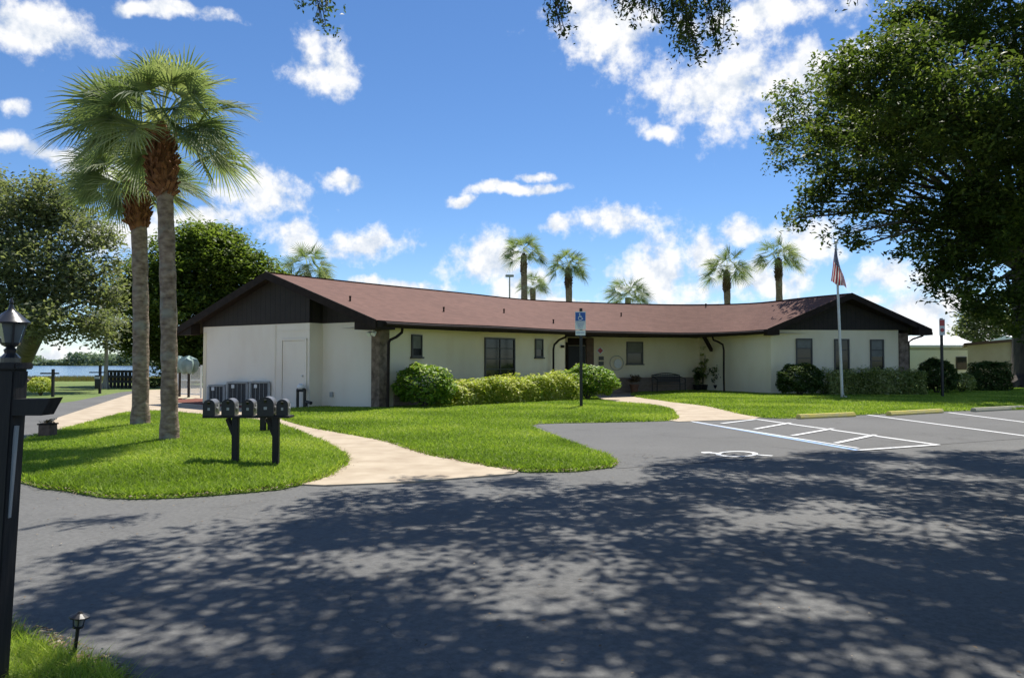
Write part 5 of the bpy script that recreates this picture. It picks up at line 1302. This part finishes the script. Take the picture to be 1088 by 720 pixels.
# ================================================================== LIGHT, SKY, CAMERA
w = bpy.data.worlds.new('World'); sc.world = w; w.use_nodes = True; nt = w.node_tree; nt.nodes.clear(); L = nt.links.new
out = nt.nodes.new('ShaderNodeOutputWorld')
EL = math.atan2(1.0, math.hypot(SUN.x, SUN.y)); AZ = math.atan2(SUN.x, SUN.y)
sky = N(nt, 'ShaderNodeTexSky', sky_type='NISHITA', sun_disc=False, sun_elevation=EL, sun_rotation=AZ, altitude=0, air_density=.8, dust_density=.05, ozone_density=5.0)
bg = N(nt, 'ShaderNodeBackground', i_Strength=.10)
hs = N(nt, 'ShaderNodeHueSaturation'); hs.inputs['Hue'].default_value = .502; hs.inputs['Saturation'].default_value = 1.12; hs.inputs['Value'].default_value = 1.0; L(sky.outputs[0], hs.inputs['Color']); L(hs.outputs[0], bg.inputs[0])
tc = N(nt, 'ShaderNodeTexCoord')
def vm(op, a=None, b_=None, c=None):
    n = N(nt, 'ShaderNodeVectorMath', operation=op)
    for i, v in enumerate((a, b_, c)):
        if v is None: continue
        if isinstance(v, (tuple, list, Vector)): n.inputs[i].default_value = tuple(v)
        else: L(v, n.inputs[i])
    return n
def ma(op, a, b_=None, clamp=False):
    n = N(nt, 'ShaderNodeMath', operation=op, use_clamp=clamp)
    for i, v in enumerate((a, b_)):
        if v is None: continue
        if isinstance(v, (int, float)): n.inputs[i].default_value = v
        else: L(v, n.inputs[i])
    return n.outputs[0]
dirv = vm('NORMALIZE', tc.outputs['Generated']).outputs[0]
nz = N(nt, 'ShaderNodeTexNoise', i_Scale=7, i_Detail=6, i_Roughness=.55); L(dirv, nz.inputs[0])
wv = vm('SUBTRACT', nz.outputs['Color'], (.5,.5,.5)).outputs[0]
wd = vm('MULTIPLY_ADD', wv, (.10,.10,.07), dirv).outputs[0]
def field(blobs):
    cur = None
    for px, py, rx, ry in blobs:
        d = ray(px, py).normalized(); sx_ = F/rx*1.08; sz_ = F/ry*1.12
        n = vm('MULTIPLY_ADD', wd, (sx_, sx_*.6, sz_), (-d.x*sx_, -d.y*sx_*.6, -d.z*sz_)); l = N(nt, 'ShaderNodeVectorMath', operation='LENGTH'); L(n.outputs[0], l.inputs[0])
        cur = l.outputs['Value'] if cur is None else ma('MINIMUM', cur, l.outputs['Value'])
    return cur
solid = [(345,72,34,44),(35,20,62,26),(268,205,48,34),(312,250,42,26),(205,230,50,18),(398,262,46,24),(362,196,30,10),(490,214,22,8),(548,206,56,8),(563,192,16,8),(655,240,48,24),(600,244,26,14),
         (515,280,60,34),(700,290,70,50),(750,268,30,24),(790,250,26,20),(860,255,40,30),(645,30,62,46),(770,95,88,56),(800,20,90,26),(845,85,44,44),(900,55,26,20),(712,150,16,12),(985,330,60,26),(940,290,40,20),
         (430,302,80,9),(890,318,50,9),(620,322,200,9),(170,4,60,8),(12,118,16,9),(6,158,14,8),(60,165,120,12),(130,245,60,24),(70,380,120,16),(1000,350,90,20),(560,312,60,30),(810,300,70,24)]
rs = random.Random(5)
beh = []
fs = field(solid)
# other clouds all round the sky, away from the view
cur = None
for k in range(16):
    a = R(50+k*17.5+rs.uniform(-5,5)); e = R(rs.uniform(8,48)); d = Vector((math.sin(a)*math.cos(e), math.cos(a)*math.cos(e), math.sin(e))); s_ = rs.uniform(5,10)
    n = vm('MULTIPLY_ADD', wd, (s_,s_,s_*1.7), (-d.x*s_,-d.y*s_,-d.z*s_*1.7)); l = N(nt, 'ShaderNodeVectorMath', operation='LENGTH'); L(n.outputs[0], l.inputs[0])
    cur = l.outputs['Value'] if cur is None else ma('MINIMUM', cur, l.outputs['Value'])
fld = ma('MINIMUM', fs, cur)
n1 = N(nt, 'ShaderNodeTexNoise', i_Scale=30, i_Detail=9, i_Roughness=.60); L(dirv, n1.inputs[0])
a1 = ma('MULTIPLY', ma('SUBTRACT', n1.outputs['Fac'], .5), 2.6)
ff = ma('ADD', fld, a1)
mr = N(nt, 'ShaderNodeMapRange', interpolation_type='SMOOTHSTEP'); L(ff, mr.inputs[0]); mr.inputs[1].default_value = 1.12; mr.inputs[2].default_value = .30; mr.inputs[3].default_value = 0; mr.inputs[4].default_value = .96
# cloud body tone: brighter where the billow faces up, greyer in the thick lower parts
sh_ = vm('ADD', dirv, (.006,0,.022)).outputs[0]
n2 = N(nt, 'ShaderNodeTexNoise', i_Scale=30, i_Detail=9, i_Roughness=.60); L(sh_, n2.inputs[0])
df = ma('SUBTRACT', n2.outputs['Fac'], n1.outputs['Fac'])
tn = ma('ADD', ma('MULTIPLY', df, 2.6), .62, True)
rp = N(nt, 'ShaderNodeValToRGB'); e = rp.color_ramp.elements; e[0].color = (.60,.68,.80,1); e[1].color = (1.0,1.0,1.0,1); e[0].position = .1; e[1].position = .8
L(tn, rp.inputs[0])
bc = N(nt, 'ShaderNodeBackground', i_Strength=.72); L(rp.outputs[0], bc.inputs[0])
mx = N(nt, 'ShaderNodeMixShader'); L(mr.outputs[0], mx.inputs[0]); L(bg.outputs[0], mx.inputs[1]); L(bc.outputs[0], mx.inputs[2]); L(mx.outputs[0], out.inputs[0])
w.cycles.sampling_method = 'MANUAL'; w.cycles.sample_map_resolution = 512

sl = bpy.data.lights.new('sun', 'SUN'); sl.energy = 4.6; sl.angle = R(.48); sl.color = (1.0,.95,.87)
so = bpy.data.objects.new('sun', sl); COL.objects.link(so); so.location = (20,40,60); so.rotation_euler = SUN.to_track_quat('Z','Y').to_euler()
cd = bpy.data.cameras.new('camera'); cd.sensor_width = 36; cd.lens = F/1088*36; cd.clip_start = .05; cd.clip_end = 8000
co = bpy.data.objects.new('camera', cd); COL.objects.link(co); co.location = (0,0,H); co.rotation_euler = (R(90)+TH,0,0); sc.camera = co
sc.view_settings.view_transform = 'Standard'; sc.view_settings.look = 'None'; sc.view_settings.exposure = .55; sc.view_settings.gamma = 1
sc.render.engine = 'CYCLES'; sc.cycles.use_denoising = True
sc.cycles.max_bounces = 6; sc.cycles.diffuse_bounces = 3; sc.cycles.glossy_bounces = 2; sc.cycles.transmission_bounces = 3; sc.cycles.transparent_max_bounces = 4
sc.cycles.use_adaptive_sampling = True
